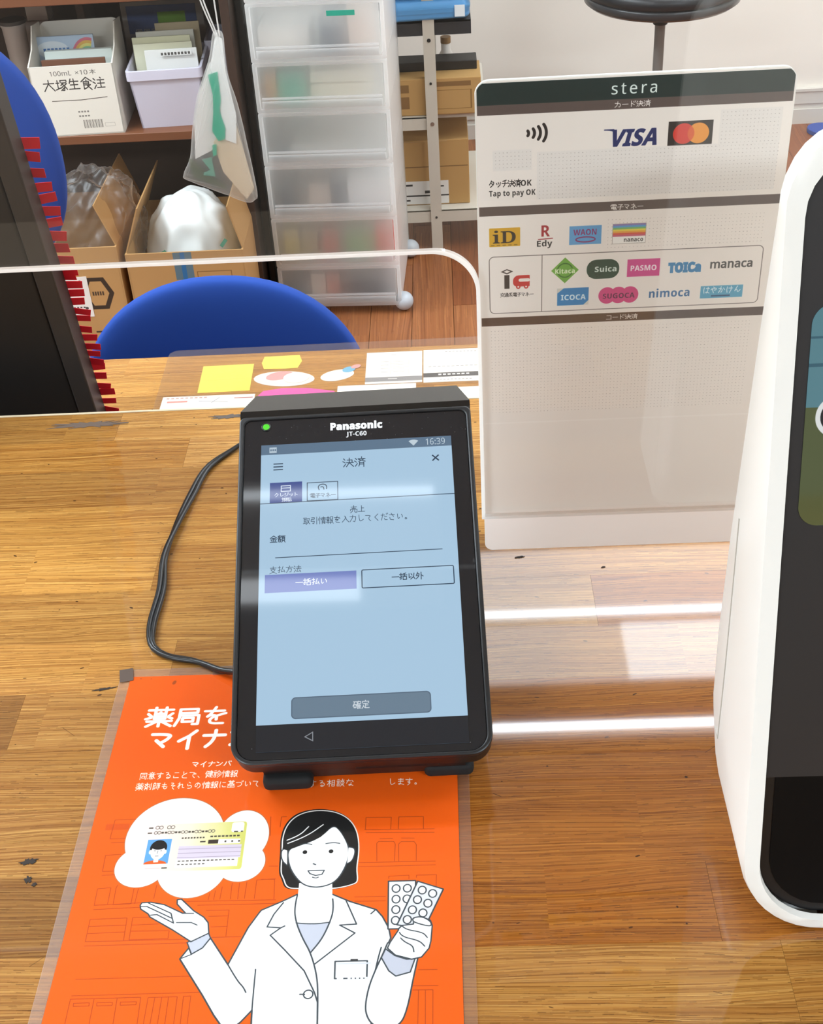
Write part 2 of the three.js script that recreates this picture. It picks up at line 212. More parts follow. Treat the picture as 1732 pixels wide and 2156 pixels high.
// ---------------------------------------------------------------- laminated poster on the counter
// outlines of the printed drawing in millimetres from the top left corner of the sheet
const PD = {
hair: [117.4,173.3,115,166.3,113.1,162.8,112.7,152.3,112.4,145.2,111.8,137.9,113.2,128.8,117.7,121.5,124.9,117.7,133.7,116.8,142.8,118.6,150.4,123.6,155.2,131.2,157.4,140.4,157.8,151.1,156.8,160.7,158.1,169.3,156.2,171.8,144.5,174.8,124.8,173.8],
face: [116.6,145.3,126,142.5,135.1,137.8,141.9,128.9,146.5,133.6,151.4,143.8,152.1,150.9,150.7,158.8,146.9,167.3,142.2,171.4,134.6,173,127.4,170.9,121.6,163.9,118,156],
earL: [116.5,145.7,113.9,145.2,113.1,148.8,114.3,154.1,117.4,157.3],
earR: [151.6,145.6,154.7,145.7,155.6,149.3,154.1,155.4,151.3,157.1],
shine1: [115.9,139.4,122.6,136.5,127.6,130],
shine2: [116.5,141.7,126.3,137.5,136,128.8],
eyes: [126.8,148.3,141.7,148.2],
browL: [123.5,142.8,127,141.9,130.4,143.1],
browR: [138.4,142.6,142.2,141.9,146.4,142.7],
nose: [132.2,156.6,133.5,157.2],
mouth: [129.5,161.3,138.7,161.3,137.5,164,134,164.7,130.7,163.3],
chin: [132.3,165.8,134.1,166.6,135.6,165.9],
neck: [125.2,169.6,125.1,181.7,124.2,188.3,125.5,195.6,134.1,196.6,143.9,195.7,145.6,188.9,144.3,181.5,143.6,169.7],
shirt: [125.5,195.6,134.1,196.8,143.9,195.7,140.2,206.3,134.7,214.3,129.3,205.2],
coat: [124.7,177.1,116.7,181.5,105.8,186.9,104.8,188.5,99.8,197.8,91.5,220.4,80.1,203.8,76.6,209.8,71.2,213.5,69.3,209.6,65.4,216.3,80.5,238.2,87.8,249.6,93.1,256.6,97.6,257.7,102.1,253.7,107.1,247.3,108,263,142.1,266.7,167.8,267.3,169.4,225.4,172.2,218.4,176.9,206.6,175.7,200.2,172.1,192.9,168.6,188.4,153.9,182.6,144.3,177.7],
sleeve: [91.5,220.4,97.5,230.1,101.1,233.8,102.8,237],
side: [106.5,223.7,106.9,245.9,107.8,259.7],
arm: [175.3,209.6,172.2,218.4,169.4,225.4,166.1,235.7,164.7,246.4,165.7,252.1,168.8,257.1,175.1,259.3,183,257.4,186.4,247.7,188.8,232.6,191.4,218.9],
armpit: [172,212.2,170.8,217.2,169.4,225.4],
cuffR: [174.3,213.1,172.2,218.4,176.3,226.4,180,229.6,187.5,227.4,189.9,219.6,185.4,219.7,179.4,217.4],
handR: [176.6,209.3,180.8,202,181.1,200.8,182.8,198.9,188.9,198.2,189.2,194.2,193.3,193.6,198,196.1,199,199.3,198.3,208.7,197.3,213.3,193.3,218.6,188.1,219.8,179.4,217,175.3,212.7],
f1: [182.8,198.9,183.9,201.3,194,203.5,196.3,206.7],
f2: [181.5,203.2,182.6,205.9,192,208.5,195,212.1],
f3: [182.2,206.7,184,209.1,188.7,211.5,189.3,215.4],
thumbR: [188.5,195,189.5,193.9,193.6,193.6,198,196.5,198.7,199.3,196.7,199.7,188.9,197],
packL: [174.9,169.9,189.9,169.9,190.1,201,175.3,200.9],
packR: [191.1,170.4,205.2,176.1,194.6,201.6,180.1,198.4],
pillL: [179.2,174.9,185.4,174.9,179.3,181.9,185.3,181.9,179.3,188.7,179.2,195.6],
pillR: [193.6,176.4,199.3,178.8,191,182.6,196.7,185.1,188.3,189.1,194,191.3,185.6,195.3],
lapL: [117.5,182.3,113,189.6,110,197.7,117.5,198.5,112.2,203,120.4,211.9,132.1,225.2,138.3,237.9,140.3,243.7,141.4,263.3],
lapN: [117.5,198.5,119.5,197.4],
lapR: [151.8,181.7,158.3,197.3,149.2,197.7,157.7,202.9,137.5,221.2],
front: [124.8,177.6,123.7,185.8,125.5,195.6,130,206,134.7,214.3,138.9,227.6,140.3,239.4,141.3,263.3],
collR: [144.5,180.7,145.5,187.3,143.9,195.7,140.2,206.3,134.7,214.3],
badge: [148,220,164.9,220.1,165,230.4,148.3,230.2],
button: [135.2,239,133.3,239,130.9,238.9],
tick: [165.8,191,168.3,188.4],
handL: [38.2,181.6,38.9,180,43.7,179.8,51.5,181.6,62.7,187.6,64,187.3,58.7,181.5,58.3,178.6,60.6,178.3,68.6,186.2,74.6,190.4,77.5,194,78.8,200.7,69.8,205.8,58.9,198.2,45,189.5,43.6,187.4,38.9,184.1],
l1: [42.4,180.2,56.2,187.4,57.5,191],
l2: [38.7,182.5,42.1,182.6,57.1,190.6],
l3: [45.1,188.3,48.5,188,58.6,193.8,56.2,187.4],
l4: [60.2,193.5,68.3,193.7,71.7,195.4],
l5: [62.7,187.6,68.7,187.8],
cuffL: [67.8,206.2,78.7,200.7,80.1,203.8,76.6,209.8,71.2,213.5],
cuffLn: [65.4,216.3,71.2,213.7,76.6,209.8],
card: [32.2,125.3,91.4,124.8,92,159.1,32.4,159.5],
photo: [35.3,136.9,49.7,136.9,50,154.5,35.5,154.3],
block: [53.5,142.8,89.4,142.3,89.2,152.3,53.8,152],
block2: [53.9,152.2,89,152.5,89.1,157.9,53.8,157.6],
chip: [69.6,139,75.6,138.9,75.7,141.6,69.7,141.6],
corner: [86.4,128.8],
head: [42.7,144.7,41.9,139.8],
cloud: [[50.2,135.1,28.6,29.3],[90.1,135.3,14.8,18.7],[90.8,153.9,13.8,13.6],[63.6,156.1,20.1,21.5],[33.9,155.4,14.8,14.2],[61.1,144.0,30.1,20.3]],
shelves: [[12.6,121.1,24.9,120.8],
[12.6,121.1,12.2,135,21.6,135.1],
[13.5,137.9,22.1,137.8],
[20.9,146.4,12,146.7,12.5,158.1,19.5,157.9],
[12.7,160.8,20.7,160.5],
[12.1,169.8,19.5,169.4,19.8,180.7,12.4,180.9,12.1,169.8],
[23.1,167.6,22.5,169.7,22.9,180.8,32.8,180.5,32.7,170.4],
[35.2,170.5,34.9,180.5],
[45.2,168.3,45,177.4],
[12.4,180.9,38.2,180],
[12.5,183.7,38.7,182.9],
[75.9,174.6,75.5,179.1],
[78.8,173.1,78.6,179.2],
[82.3,170.7,82,179.1],
[87.6,168.4,87.8,179.1],
[91.7,168.5,91.9,179.2],
[95.8,167.8,95.6,178.9],
[101.1,179.1,101.2,166.7,111.7,166.2],
[60.2,179.9,113,180.3],
[70.1,182.6,113.2,182.7],
[12.1,190.1,32.4,189.7,33.1,204.2,12.4,204.2,12.1,190.1],
[12.4,194.6,32.6,194.3],
[12.3,199.2,32.9,198.6],
[45.3,189.5,35.5,189.6,36,203.7,57.1,203.5,57,198.9],
[36.1,198.3,56.9,198.5],
[36,194.4,50.2,194.1],
[12.4,204.2,67.2,204.2],
[12.3,206.9,67.5,206.5],
[75.4,186.2,88,186.2,88.3,202.9],
[77.3,190,88.1,190],
[79.5,196.8,88.2,196.7],
[79.7,203.4,96.4,203.5],
[12,227.1,72.2,226.8],
[12.1,236.8,78.4,236.4],
[12.1,252.7,11.9,238.7,48.5,238.5,49.3,253.6],
[24.3,239.1,24.6,253],
[36.3,238.9,36.9,253.3],
[14,241.1,22.2,241,22.4,242.8,14.3,242.9,14,241.1],
[26.2,241.1,34.3,241.1,34.4,242.8,26.5,242.9,26.2,241.1],
[38.4,241,46.7,241,46.8,242.7,38.6,242.8,38.4,241],
[52.5,253.7,52.4,238.8,67.5,238.6,68,254.1],
[55.9,238.7,55.9,253.8],
[59.5,238.7,59.7,253.9],
[63,238.6,63.5,254],
[71.4,254.2,70.7,238.5,74.5,238.4,74.9,254.2],
[160.7,133.2,160.8,124.4,175.5,124.7,175.3,133.5],
[160.4,133.4,200.4,134.1],
[161.2,135.5,200.4,136.6],
[179.7,133.6,179.9,124.6,194.2,124.9,194.2,133.9],
[168,155.9,167.6,143.4,168.7,142.1,177.3,142.4,178.2,144.3,177.9,156.2],
[169.3,140.3,176.6,140.3],
[180.4,156.3,180.1,144.3,181.6,142.6,188.9,142.8,190.2,145.1,190.2,156.2],
[181.6,140.1,189,140.4],
[157.7,156.6,201,157],
[157.8,159.5,201,159.6],
[175,168.2,175,166.5,186.2,166.2,186.2,168.5],
[190.4,167.8,190.4,166.3,201.5,166.3,201.2,174.1],
[156.6,179.8,173.5,179.9],
[156.7,182.7,173.6,182.8],
[191.7,226.2,201.5,226.3],
[188.8,235.5,201.8,235.7],
[188.9,237.9,199.2,238,199,257.2],
[191.8,237.8,191.5,257.1],
[195.3,237.9,195.3,257.1],
[103.7,166.3,111.2,166.6,112,179.7],
[104.8,121.9,105.8,135.9],
[107.1,157.4,112.1,157.5],
[111,129.6,111.1,122.2,114.1,122.1]]
};
{
  const PW = 214.5, PH = 303, S = 6.75, c = canvas(Math.round(PW * S), Math.round(PH * S)), x = c.getContext('2d');
  x.fillStyle = '#e85a08'; x.fillRect(0, 0, c.width, c.height); x.scale(S, S);
  const path = (a, closed, soft) => { x.beginPath(); x.moveTo(a[0], a[1]); const n = a.length / 2;
    if (soft && n > 2) { for (let i = 1; i < n - 1; i++) { const mx = (a[2 * i] + a[2 * i + 2]) / 2, my = (a[2 * i + 1] + a[2 * i + 3]) / 2; x.quadraticCurveTo(a[2 * i], a[2 * i + 1], mx, my); } x.lineTo(a[2 * n - 2], a[2 * n - 1]); } else for (let i = 1; i < n; i++) x.lineTo(a[2 * i], a[2 * i + 1]);
    if (closed) x.closePath(); };
  // closed smooth outline through edge midpoints
  const blob = (a) => { const n = a.length / 2, p = (i) => [a[2 * (i % n)], a[2 * (i % n) + 1]]; x.beginPath(); const m = (i) => [(p(i)[0] + p(i + 1)[0]) / 2, (p(i)[1] + p(i + 1)[1]) / 2]; x.moveTo(...m(0)); for (let i = 1; i <= n; i++) x.quadraticCurveTo(...p(i), ...m(i)); x.closePath(); };
  const ink = (a, w = 0.75, soft = true, col = '#3a4146') => { x.strokeStyle = col; x.lineWidth = w; x.lineCap = x.lineJoin = 'round'; path(a, false, soft); x.stroke(); };
  for (const l of PD.shelves) ink(l, 0.42, false, '#a83c0c');
  x.fillStyle = 'rgba(170,60,20,0.45)'; x.fillRect(8, 124, 14, 4.5);
  // thought cloud
  x.fillStyle = '#fbfaf8'; x.strokeStyle = '#b0643c'; x.lineWidth = 1; for (const [cx, cy, rx, ry] of PD.cloud) { x.beginPath(); x.ellipse(cx, cy, rx, ry, 0, 0, 7); x.stroke(); }
  for (const [cx, cy, rx, ry] of PD.cloud) { x.beginPath(); x.ellipse(cx, cy, rx, ry, 0, 0, 7); x.fill(); }
  { // id card, drawn in card units of 75 x 34
    const a = PD.card; x.save(); x.transform((a[2] - a[0]) / 75, (a[3] - a[1]) / 75, (a[6] - a[0]) / 34, (a[7] - a[1]) / 34, a[0], a[1]);
    const g = x.createLinearGradient(0, 0, 75, 0); g.addColorStop(0, '#f3d6d2'); g.addColorStop(0.45, '#ecdcc4'); g.addColorStop(0.75, '#dcd692'); g.addColorStop(1, '#c9c765'); x.fillStyle = g; x.beginPath(); x.roundRect(0, 0, 75, 34, 2); x.fill();
    x.fillStyle = '#f8efec'; x.fillRect(26.6, 25.6, 45, 6); x.fillRect(55, 12.4, 16.5, 3.2); x.fillStyle = '#cdc1cf'; x.fillRect(27, 16.4, 46, 9.2); x.fillStyle = '#3b3128'; x.fillRect(48, 12.5, 7.4, 2.8); x.fillStyle = '#fdfdfb'; x.beginPath(); x.roundRect(64, 0.5, 9, 7, 1.4); x.fill();
    x.save(); x.beginPath(); x.rect(3.4, 11, 17.6, 17.4); x.clip(); x.fillStyle = '#5d9bd0'; x.fillRect(0, 0, 40, 34);
    const hx = 12.2, hy = 19.2; x.fillStyle = '#df5a1e'; x.beginPath(); x.ellipse(hx - 0.6, hy + 9.6, 8.6, 3, 0, 0, 7); x.fill(); x.fillStyle = '#fff'; x.fillRect(hx - 1.9, hy + 4, 3.4, 4); x.fillStyle = '#151515'; x.beginPath(); x.ellipse(hx, hy - 2.2, 6.2, 5.4, 0, 0, 7); x.fill();
    x.fillStyle = '#fff'; for (const d of [-5.4, 5.3]) { x.beginPath(); x.ellipse(hx + d, hy + 0.8, 1.1, 1.5, 0, 0, 7); x.fill(); } x.beginPath(); x.ellipse(hx, hy + 0.9, 5.1, 5.2, 0, 0, 7); x.fill(); x.fillStyle = '#151515'; x.beginPath(); x.ellipse(hx, hy - 3.4, 5.4, 2.6, 0, 0, 7); x.fill();
    x.strokeStyle = '#333'; x.lineWidth = 0.4; x.beginPath(); x.moveTo(hx, hy); x.lineTo(hx - 0.4, hy + 2); x.moveTo(hx - 1.4, hy + 3.6); x.lineTo(hx + 1, hy + 3.6); x.moveTo(hx - 2.8, hy); x.lineTo(hx - 1.8, hy); x.moveTo(hx + 1.8, hy); x.lineTo(hx + 2.8, hy); x.stroke(); x.restore();
    x.strokeStyle = x.fillStyle = '#4b463c'; x.lineWidth = 0.4; x.fillRect(2.2, 2.1, 3.2, 0.9); x.fillRect(2, 5.8, 3.2, 0.9);
    for (const dx of [8.6, 11.4, 17.2, 20]) { x.beginPath(); x.ellipse(dx, 2.4, 1.4, 1.1, 0, 0, 7); x.stroke(); }
    for (let i = 0; i < 18; i++) { if (i % 4 < 2) { x.beginPath(); x.ellipse(8 + i * 2.5, 6.2, 1.2, 0.95, 0, 0, 7); x.stroke(); } else x.fillRect(7.1 + i * 2.5, 5.6, 1.8, 1.3); }
    for (let i = 0; i < 8; i++) { x.fillRect(28 + i * 2.2, 10.2, 1.4, 1); x.fillRect(49 + i * 2.8, 9.6, 2, 1.1); } x.fillRect(66, 6.6, 3, 1); x.fillRect(71, 6.6, 1.6, 1); for (const dx of [60, 65, 70]) x.fillRect(dx, 13.4, 1.3, 1.2); x.fillRect(42, 13.2, 4, 1);
    x.fillStyle = 'rgba(110,98,116,0.6)'; for (const yy of [18.4, 21.4, 24.4]) x.fillRect(27, yy, 46, 0.3);
    x.fillStyle = '#4b463c'; for (let i = 0; i < 14; i++) x.fillRect(28 + i * 3, 26.6, 2, 0.8); for (let i = 0; i < 7; i++) x.fillRect(28 + i * 3, 29, 1.8, 0.7); x.fillRect(17, 31, 4, 0.8); x.fillStyle = '#c9aeb0'; x.fillRect(5, 31.2, 11, 0.4); x.restore();
  }
  const W = '#fbfbfa', GREY = '#b9bcc8';
  x.fillStyle = '#191919'; path(PD.hair, true); blob(PD.hair); x.fill(); x.strokeStyle = '#e9e2dd'; x.lineWidth = 0.7; x.save(); x.scale(1, 1); blob(PD.hair.map((v, i) => v + (i % 2 ? (154 - v) * 0.03 : (153 - v) * 0.03))); x.stroke(); x.restore();
  x.fillStyle = W; path(PD.neck, true); x.fill(); x.strokeStyle = '#3a4146';
  x.fillStyle = W; x.lineWidth = 0.9; path(PD.coat, true); x.fill(); x.stroke();
  path(PD.neck, true); x.fill(); blob(PD.face); x.fill(); x.lineWidth = 0.8; x.stroke();
  for (const e of [PD.earL, PD.earR]) { x.fillStyle = W; path(e, true, true); x.fill(); ink(e, 0.7); }
  x.fillStyle = '#191919'; { const f = PD.face, h = PD.hair; path([f[0], f[1] + 1.5, f[2], f[3], f[4], f[5], f[6], f[7], f[6] - 6, f[7] - 8, f[0] + 3, f[1] - 16, f[0] - 3, f[1]], true); x.fill(); path([f[6], f[7], f[8], f[9], f[10], f[11], f[10] + 4, f[11] - 3, f[8] + 4, f[9] - 8, f[6] + 1, f[7] - 7], true); x.fill(); }
  ink(PD.shine1, 0.7, true, '#eee'); ink(PD.shine2, 0.7, true, '#eee');
  x.fillStyle = '#1c1c1c'; for (let i = 0; i < 2; i++) { x.beginPath(); x.arc(PD.eyes[2 * i], PD.eyes[2 * i + 1], 1.35, 0, 7); x.fill(); }
  ink(PD.browL, 0.6); ink(PD.browR, 0.6); ink(PD.nose, 0.8, false); ink(PD.chin, 0.6); x.fillStyle = W; x.strokeStyle = '#3a4146'; x.lineWidth = 0.7; path(PD.mouth, true); x.fill(); x.stroke();
  x.fillStyle = GREY; path(PD.shirt, true); x.fill(); ink(PD.shirt.slice(0, 6), 0.7);
  for (const k of ['front', 'collR']) ink(PD[k], 0.85); for (const k of ['lapL', 'lapN', 'lapR', 'tick']) ink(PD[k], 0.8, false); for (const k of ['sleeve', 'side']) ink(PD[k], 0.75);
  // raised arm with the blister packs
  x.fillStyle = W; blob(PD.arm); path(PD.arm, true, true); x.fill(); ink(PD.arm, 0.85); ink(PD.armpit, 0.8);
  const quad = (q, col) => { x.fillStyle = col; x.strokeStyle = '#3a4146'; x.lineWidth = 0.85; path(q, true); x.fill(); x.stroke(); };
  const pills = (a) => { for (let i = 0; i < a.length; i += 2) { x.fillStyle = '#f4f4f4'; x.strokeStyle = '#3a4146'; x.lineWidth = 0.75; x.beginPath(); x.ellipse(a[i], a[i + 1], 2.15, 2.5, 0, 0, 7); x.fill(); x.stroke(); } };
  quad(PD.packL, '#eceaea'); pills(PD.pillL); quad(PD.packR, '#d2d2d6'); pills(PD.pillR);
  x.fillStyle = GREY; path(PD.cuffR, true); x.fill(); x.stroke(); x.fillStyle = W; path(PD.handR, true); x.fill(); x.lineWidth = 0.8; x.stroke(); path(PD.thumbR, true, true); x.fill(); ink([...PD.thumbR, PD.thumbR[0], PD.thumbR[1]], 0.75); for (const k of ['f1', 'f2', 'f3']) ink(PD[k], 0.7);
  // open hand
  x.fillStyle = GREY; x.strokeStyle = '#3a4146'; path(PD.cuffL, true); x.fill(); x.stroke(); x.fillStyle = W; path(PD.handL, true); x.fill(); x.lineWidth = 0.8; x.stroke(); for (const k of ['l1', 'l2', 'l3', 'l4', 'l5', 'cuffLn']) ink(PD[k], 0.65, false);
  // badge and button
  quad(PD.badge, '#fafafa'); x.fillStyle = '#c9ccd6'; x.fillRect(PD.badge[0] + 1, PD.badge[1] + 1, 18, 1); x.fillStyle = '#d9d9de'; x.beginPath(); x.arc(PD.badge[0] + 3, PD.badge[1] + 8, 1.4, 0, 7); x.fill(); x.fillRect(PD.badge[0] + 1.4, PD.badge[1] + 9.8, 3.4, 2); for (let i = 0; i < 5; i++) x.fillRect(PD.badge[0] + 7 + i * 2.2, PD.badge[1] + 9.6, 1.6, 1.6); x.fillStyle = '#3a3a3a'; x.fillRect(PD.badge[0] + 8, PD.badge[1] - 1.2, 4, 1.2);
  x.fillStyle = W; x.lineWidth = 0.75; x.beginPath(); x.arc(PD.button[0], PD.button[1], 2.4, 0, 7); x.fill(); x.stroke(); ink(PD.button.slice(2), 0.75, false);
  // wording
  const T = '#fdf7f2';
  write(x, '薬局をご', 16, 28.8, 17.6, { color: T, weight: 0.12, pitch: 18.3, width: 18 });
  write(x, 'マイナン', 22, 49.2, 17, { color: T, weight: 0.15, pitch: 16.4, width: 16.4 });
  write(x, 'マイナンバ', 52, 76.6, 4.9, { color: T, weight: 0.12, pitch: 4.9 });
  write(x, '同意することで、健診情報', 21, 84.2, 6.2, { color: T, weight: 0.075, pitch: 5.05, width: 4.9 });
  write(x, '薬剤師もそれらの情報に基づいて', 20.2, 92.7, 6.1, { color: T, weight: 0.075, pitch: 5.05, width: 4.9 });
  write(x, 'に関する相談な', 114, 94.2, 6.1, { color: T, weight: 0.075, pitch: 5.6, width: 4.9 });
  write(x, 'します。', 173, 94.6, 6.1, { color: T, weight: 0.075, pitch: 5.05, width: 4.9 });
  // old stains along the upper edge
  for (const [sx, sy, rx, ry] of [[30, 6.5, 1.2, 2], [7, 2, 0.8, 0.6], [71, 3, 1.6, 1.2], [76, 8, 2.2, 1.4], [14, 2.4, 0.5, 0.5], [80, 4, 2.4, 1.6]]) { x.fillStyle = 'rgba(110,50,30,0.55)'; x.beginPath(); x.ellipse(sx, sy, rx, ry, 0.3, 0, 7); x.fill(); }
  const poster = thing('laminated_poster', 'orange laminated poster with a drawn pharmacist, under the payment terminal', 'poster', [-0.11525, C0, -0.4765]);
  const g = unitUV(ext(rshape(0.2145, 0.303, 0.001), 0.0004), -0.10725, -0.1515, 0.2145, 0.303).rotateX(-Math.PI / 2);
  mesh('printed_sheet', g, std({ map: tex(c), roughness: 0.7, specularIntensity: 0.3 }), poster, [0, 0.0002, 0]);
  mesh('laminate_film', ext(rshape(0.2149, 0.3034, 0.001), 0.0001).rotateX(-Math.PI / 2), pane('#ffffff', 0.1, { specularIntensity: 0.35 }), poster, [0, 0.0007, 0]);
  const margin = rshape(0.2285, 0.317, 0.004); margin.holes.push(rshape(0.215, 0.3035, 0.001)); mesh('laminate_margin', ext(margin, 0.0005).rotateX(-Math.PI / 2), pane('#fbf6f0', 0.45), poster, [0, 0.0002, 0]);
  const tapeM = pane('#e8e2da', 0.5);
  mesh('tape', ext(rshape(0.062, 0.008, 0.0006), 0.0001).rotateX(-Math.PI / 2), tapeM, poster, [-0.022, 0.00095, -0.156], [0, 0.05, 0]);
  mesh('tape', ext(rshape(0.009, 0.012, 0.0006), 0.0001).rotateX(-Math.PI / 2), mat('#5a4a40', 0.8), poster, [-0.1105, 0.00095, -0.153], [0, 0.2, 0]);
}

// ---------------------------------------------------------------- payment terminal
const T0 = thing('payment_terminal', 'black payment terminal with a lit blue touch screen, standing on the orange poster', 'terminal', [-0.065, C0, -0.62], 0.025);
{
  const blackP = mat('#17181a', 0.38), glossP = mat('#141414', 0.07), A = Math.atan2(0.103, 0.216);
  const F = new THREE.Matrix4().makeBasis(new THREE.Vector3(1, 0, 0), new THREE.Vector3(0, Math.sin(A), -Math.cos(A)), new THREE.Vector3(0, Math.cos(A), Math.sin(A))).setPosition(0, 0.031, 0.1);
  // face frame: x from the middle, y up from the lower edge, z outwards
  const on = (g, x, y, z) => g.translate(x, y, z).applyMatrix4(F);
  const L = 0.2375, frame = rshape(0.153, L, [0.013, 0.013, 0.004, 0.004], -0.0765, 0); frame.holes.push(rshape(0.1464, 0.2322, [0.0105, 0.0105, 0.005, 0.005], -0.0732, 0.0026));
  mesh('bezel_frame', on(ext(frame, 0.004, 0.0009), 0, 0, -0.0026), blackP, T0);
  mesh('housing', on(ext(rshape(0.152, L - 0.001, [0.013, 0.013, 0.004, 0.004], -0.076, 0.0005), 0.016, 0.003), 0, 0, -0.018), mat('#101112', 0.45), T0);
  const S = 8.8, gc = canvas(Math.round(146 * S), Math.round(232 * S)), x = gc.getContext('2d'); x.scale(S, S); x.fillStyle = '#1b1c1f'; x.fillRect(0, 0, 146, 232);
  latin(x, 'Panasonic', 56.2, 91, 9.6, 7.4, 'bold $px sans-serif', '#e8eaec'); x.strokeStyle = '#e8eaec'; x.lineWidth = 0.5; x.save(); x.translate(56.2, 9.6); x.font = 'bold 7.4px sans-serif'; x.scale(34.8 / x.measureText('Panasonic').width, 1); x.strokeText('Panasonic', 0, 0); x.restore();
  latin(x, 'JT-C60', 67.4, 80.6, 15.4, 4.6, 'bold $px sans-serif', '#d2d4d6');
  for (let i = 0; i < 120; i++) { x.fillStyle = `rgba(205,205,205,${rr(0.15, 0.5)})`; x.beginPath(); x.arc(rr(0, 146), rnd() < 0.6 ? rr(0, 20) : rr(20, 232), rr(0.08, 0.28), 0, 7); x.fill(); }
  const glassM = std({ map: tex(gc), roughness: 0.045 });
  mesh('front_glass', on(unitUV(ext(rshape(0.1458, 0.2316, [0.0102, 0.0102, 0.0047, 0.0047], -0.0729, 0.0029), 0.003), -0.0729, 0.0029, 0.1458, 0.2316), 0, 0, -0.0028), glassM, T0);
  // the lit picture, 124.5 x 208 mm
  const lw = 124.5, lh = 208, c = canvas(Math.round(lw * S), Math.round(lh * S)), y = c.getContext('2d'); y.scale(S, S); y.translate(-14.6, -22);
  const BG = '#abcbe4', DK = '#2d4257';
  y.fillStyle = BG; y.fillRect(14, 22, 126, 194); y.fillStyle = '#5f7890'; y.fillRect(14, 22, 126, 7.5); y.fillStyle = '#24282f'; y.fillRect(14, 213.6, 126, 17);
  y.strokeStyle = '#b9cbd8'; y.lineWidth = 0.5; y.fillStyle = '#b9cbd8'; y.fillRect(20, 24, 4.8, 4.2); y.fillStyle = '#5f7890'; for (const i of [0, 1, 2]) y.fillRect(20.6 + i * 1.4, 25.4, 0.9, 1.4);
  y.fillStyle = '#c3d3de'; y.beginPath(); y.moveTo(114.4, 28.2); y.lineTo(111.2, 24.6); y.quadraticCurveTo(114.4, 22.6, 117.6, 24.6); y.closePath(); y.fill();
  latin(y, '16:39', 122, 135.2, 28, 6.4, '$px sans-serif', '#bfd0dc');
  y.strokeStyle = DK; y.lineWidth = 0.75; for (const i of [0, 1, 2]) { y.beginPath(); y.moveTo(22.8, 36.6 + i * 2.2); y.lineTo(29, 36.6 + i * 2.2); y.stroke(); }
  write(y, '決済', 67.8, 34.2, 8, { color: DK, weight: 0.07, pitch: 7.6, width: 7.4 });
  y.lineWidth = 0.9; y.beginPath(); y.moveTo(126.2, 36); y.lineTo(130.4, 40.2); y.moveTo(130.4, 36); y.lineTo(126.2, 40.2); y.stroke();
  y.fillStyle = '#3c4f92'; y.fillRect(20.7, 50.6, 20.8, 15); y.strokeStyle = '#d4dff0'; y.lineWidth = 0.6; y.strokeRect(28, 53.2, 6, 4); y.beginPath(); y.moveTo(28, 54.8); y.lineTo(34, 54.8); y.stroke(); write(y, 'クレジット', 23.6, 58, 3.4, { color: '#e3ebf6', weight: 0.1, pitch: 3.05 }); write(y, '銀聯', 28.4, 61.6, 3.3, { color: '#e3ebf6', weight: 0.1, pitch: 3.1 });
  y.strokeStyle = DK; y.lineWidth = 0.5; y.strokeRect(44.8, 51.9, 19.7, 13.2); y.lineWidth = 0.6; y.beginPath(); y.moveTo(52.6, 57.6); y.quadraticCurveTo(50.8, 54, 54.4, 53.4); y.quadraticCurveTo(58, 53.2, 57.2, 57.2); y.moveTo(53.4, 55.6); y.quadraticCurveTo(55.4, 54.4, 55.6, 57.4); y.stroke(); write(y, '電子マネー', 46.4, 59.6, 3.6, { color: DK, weight: 0.1, pitch: 3.35 });
  y.strokeStyle = DK; y.lineWidth = 0.5; y.beginPath(); y.moveTo(14, 65.6); y.lineTo(140, 65.2); y.stroke();
  write(y, '売上', 72, 70, 5.6, { color: DK, weight: 0.07, pitch: 4.9, width: 4.8 });
  write(y, '取引情報を入力してください。', 41.8, 76.6, 5.8, { color: DK, weight: 0.065, pitch: 4.95, width: 4.9 });
  write(y, '金額', 20.9, 88.6, 5.4, { color: DK, weight: 0.09, pitch: 5.1, width: 5 });
  y.beginPath(); y.moveTo(24.7, 104.5); y.lineTo(129.6, 104.2); y.stroke();
  write(y, '支払方法', 20.9, 110, 5.6, { color: DK, weight: 0.065, pitch: 5.1, width: 5 });
  y.fillStyle = '#6a7cc0'; y.fillRect(18.4, 116.1, 57, 12.4); write(y, '一括払い', 37.2, 119.4, 5.4, { color: '#e6ecf8', weight: 0.1, pitch: 5.1, width: 5 });
  y.strokeStyle = DK; y.lineWidth = 0.6; y.beginPath(); y.roundRect(78.8, 116, 57, 12.3, 0.8); y.stroke(); write(y, '一括以外', 97, 119, 5.4, { color: DK, weight: 0.1, pitch: 5, width: 4.9 });
  y.fillStyle = '#6d8396'; y.strokeStyle = '#56697c'; y.beginPath(); y.roundRect(35.6, 197.5, 82.2, 12.9, 2.4); y.fill(); y.stroke(); write(y, '確定', 71.7, 201, 5.3, { color: '#d3dde6', weight: 0.1, pitch: 5, width: 4.9 });
  y.strokeStyle = '#8d9299'; y.lineWidth = 0.55; y.beginPath(); y.moveTo(43.4, 221.8); y.lineTo(48, 219.2); y.lineTo(48, 224.4); y.closePath(); y.stroke();
  const st = tex(c);
  mesh('touch_screen', on(unitUV(ext(rshape(0.1245, 0.208, 0.0002, -0.06225, 0), 0.0003), -0.06225, 0, 0.1245, 0.208), 0.0004, 0.0075, 0.0003), std({ color: 0x000000, emissive: new THREE.Color(0xffffff), emissiveMap: st, emissiveIntensity: 0.6, roughness: 0.045 }), T0);
  mesh('led_light', on(new THREE.CylinderGeometry(0.0022, 0.0022, 0.0012, 20).rotateX(Math.PI / 2), -0.0588, 0.2295, 0.0003), std({ color: 0x112200, emissive: new THREE.Color('#49d81c'), emissiveIntensity: 0.7, roughness: 0.3 }), T0);
  mesh('led_ring', on(new THREE.TorusGeometry(0.0027, 0.0006, 8, 24), -0.0588, 0.2295, 0.0004), mat('#050505', 0.3), T0);
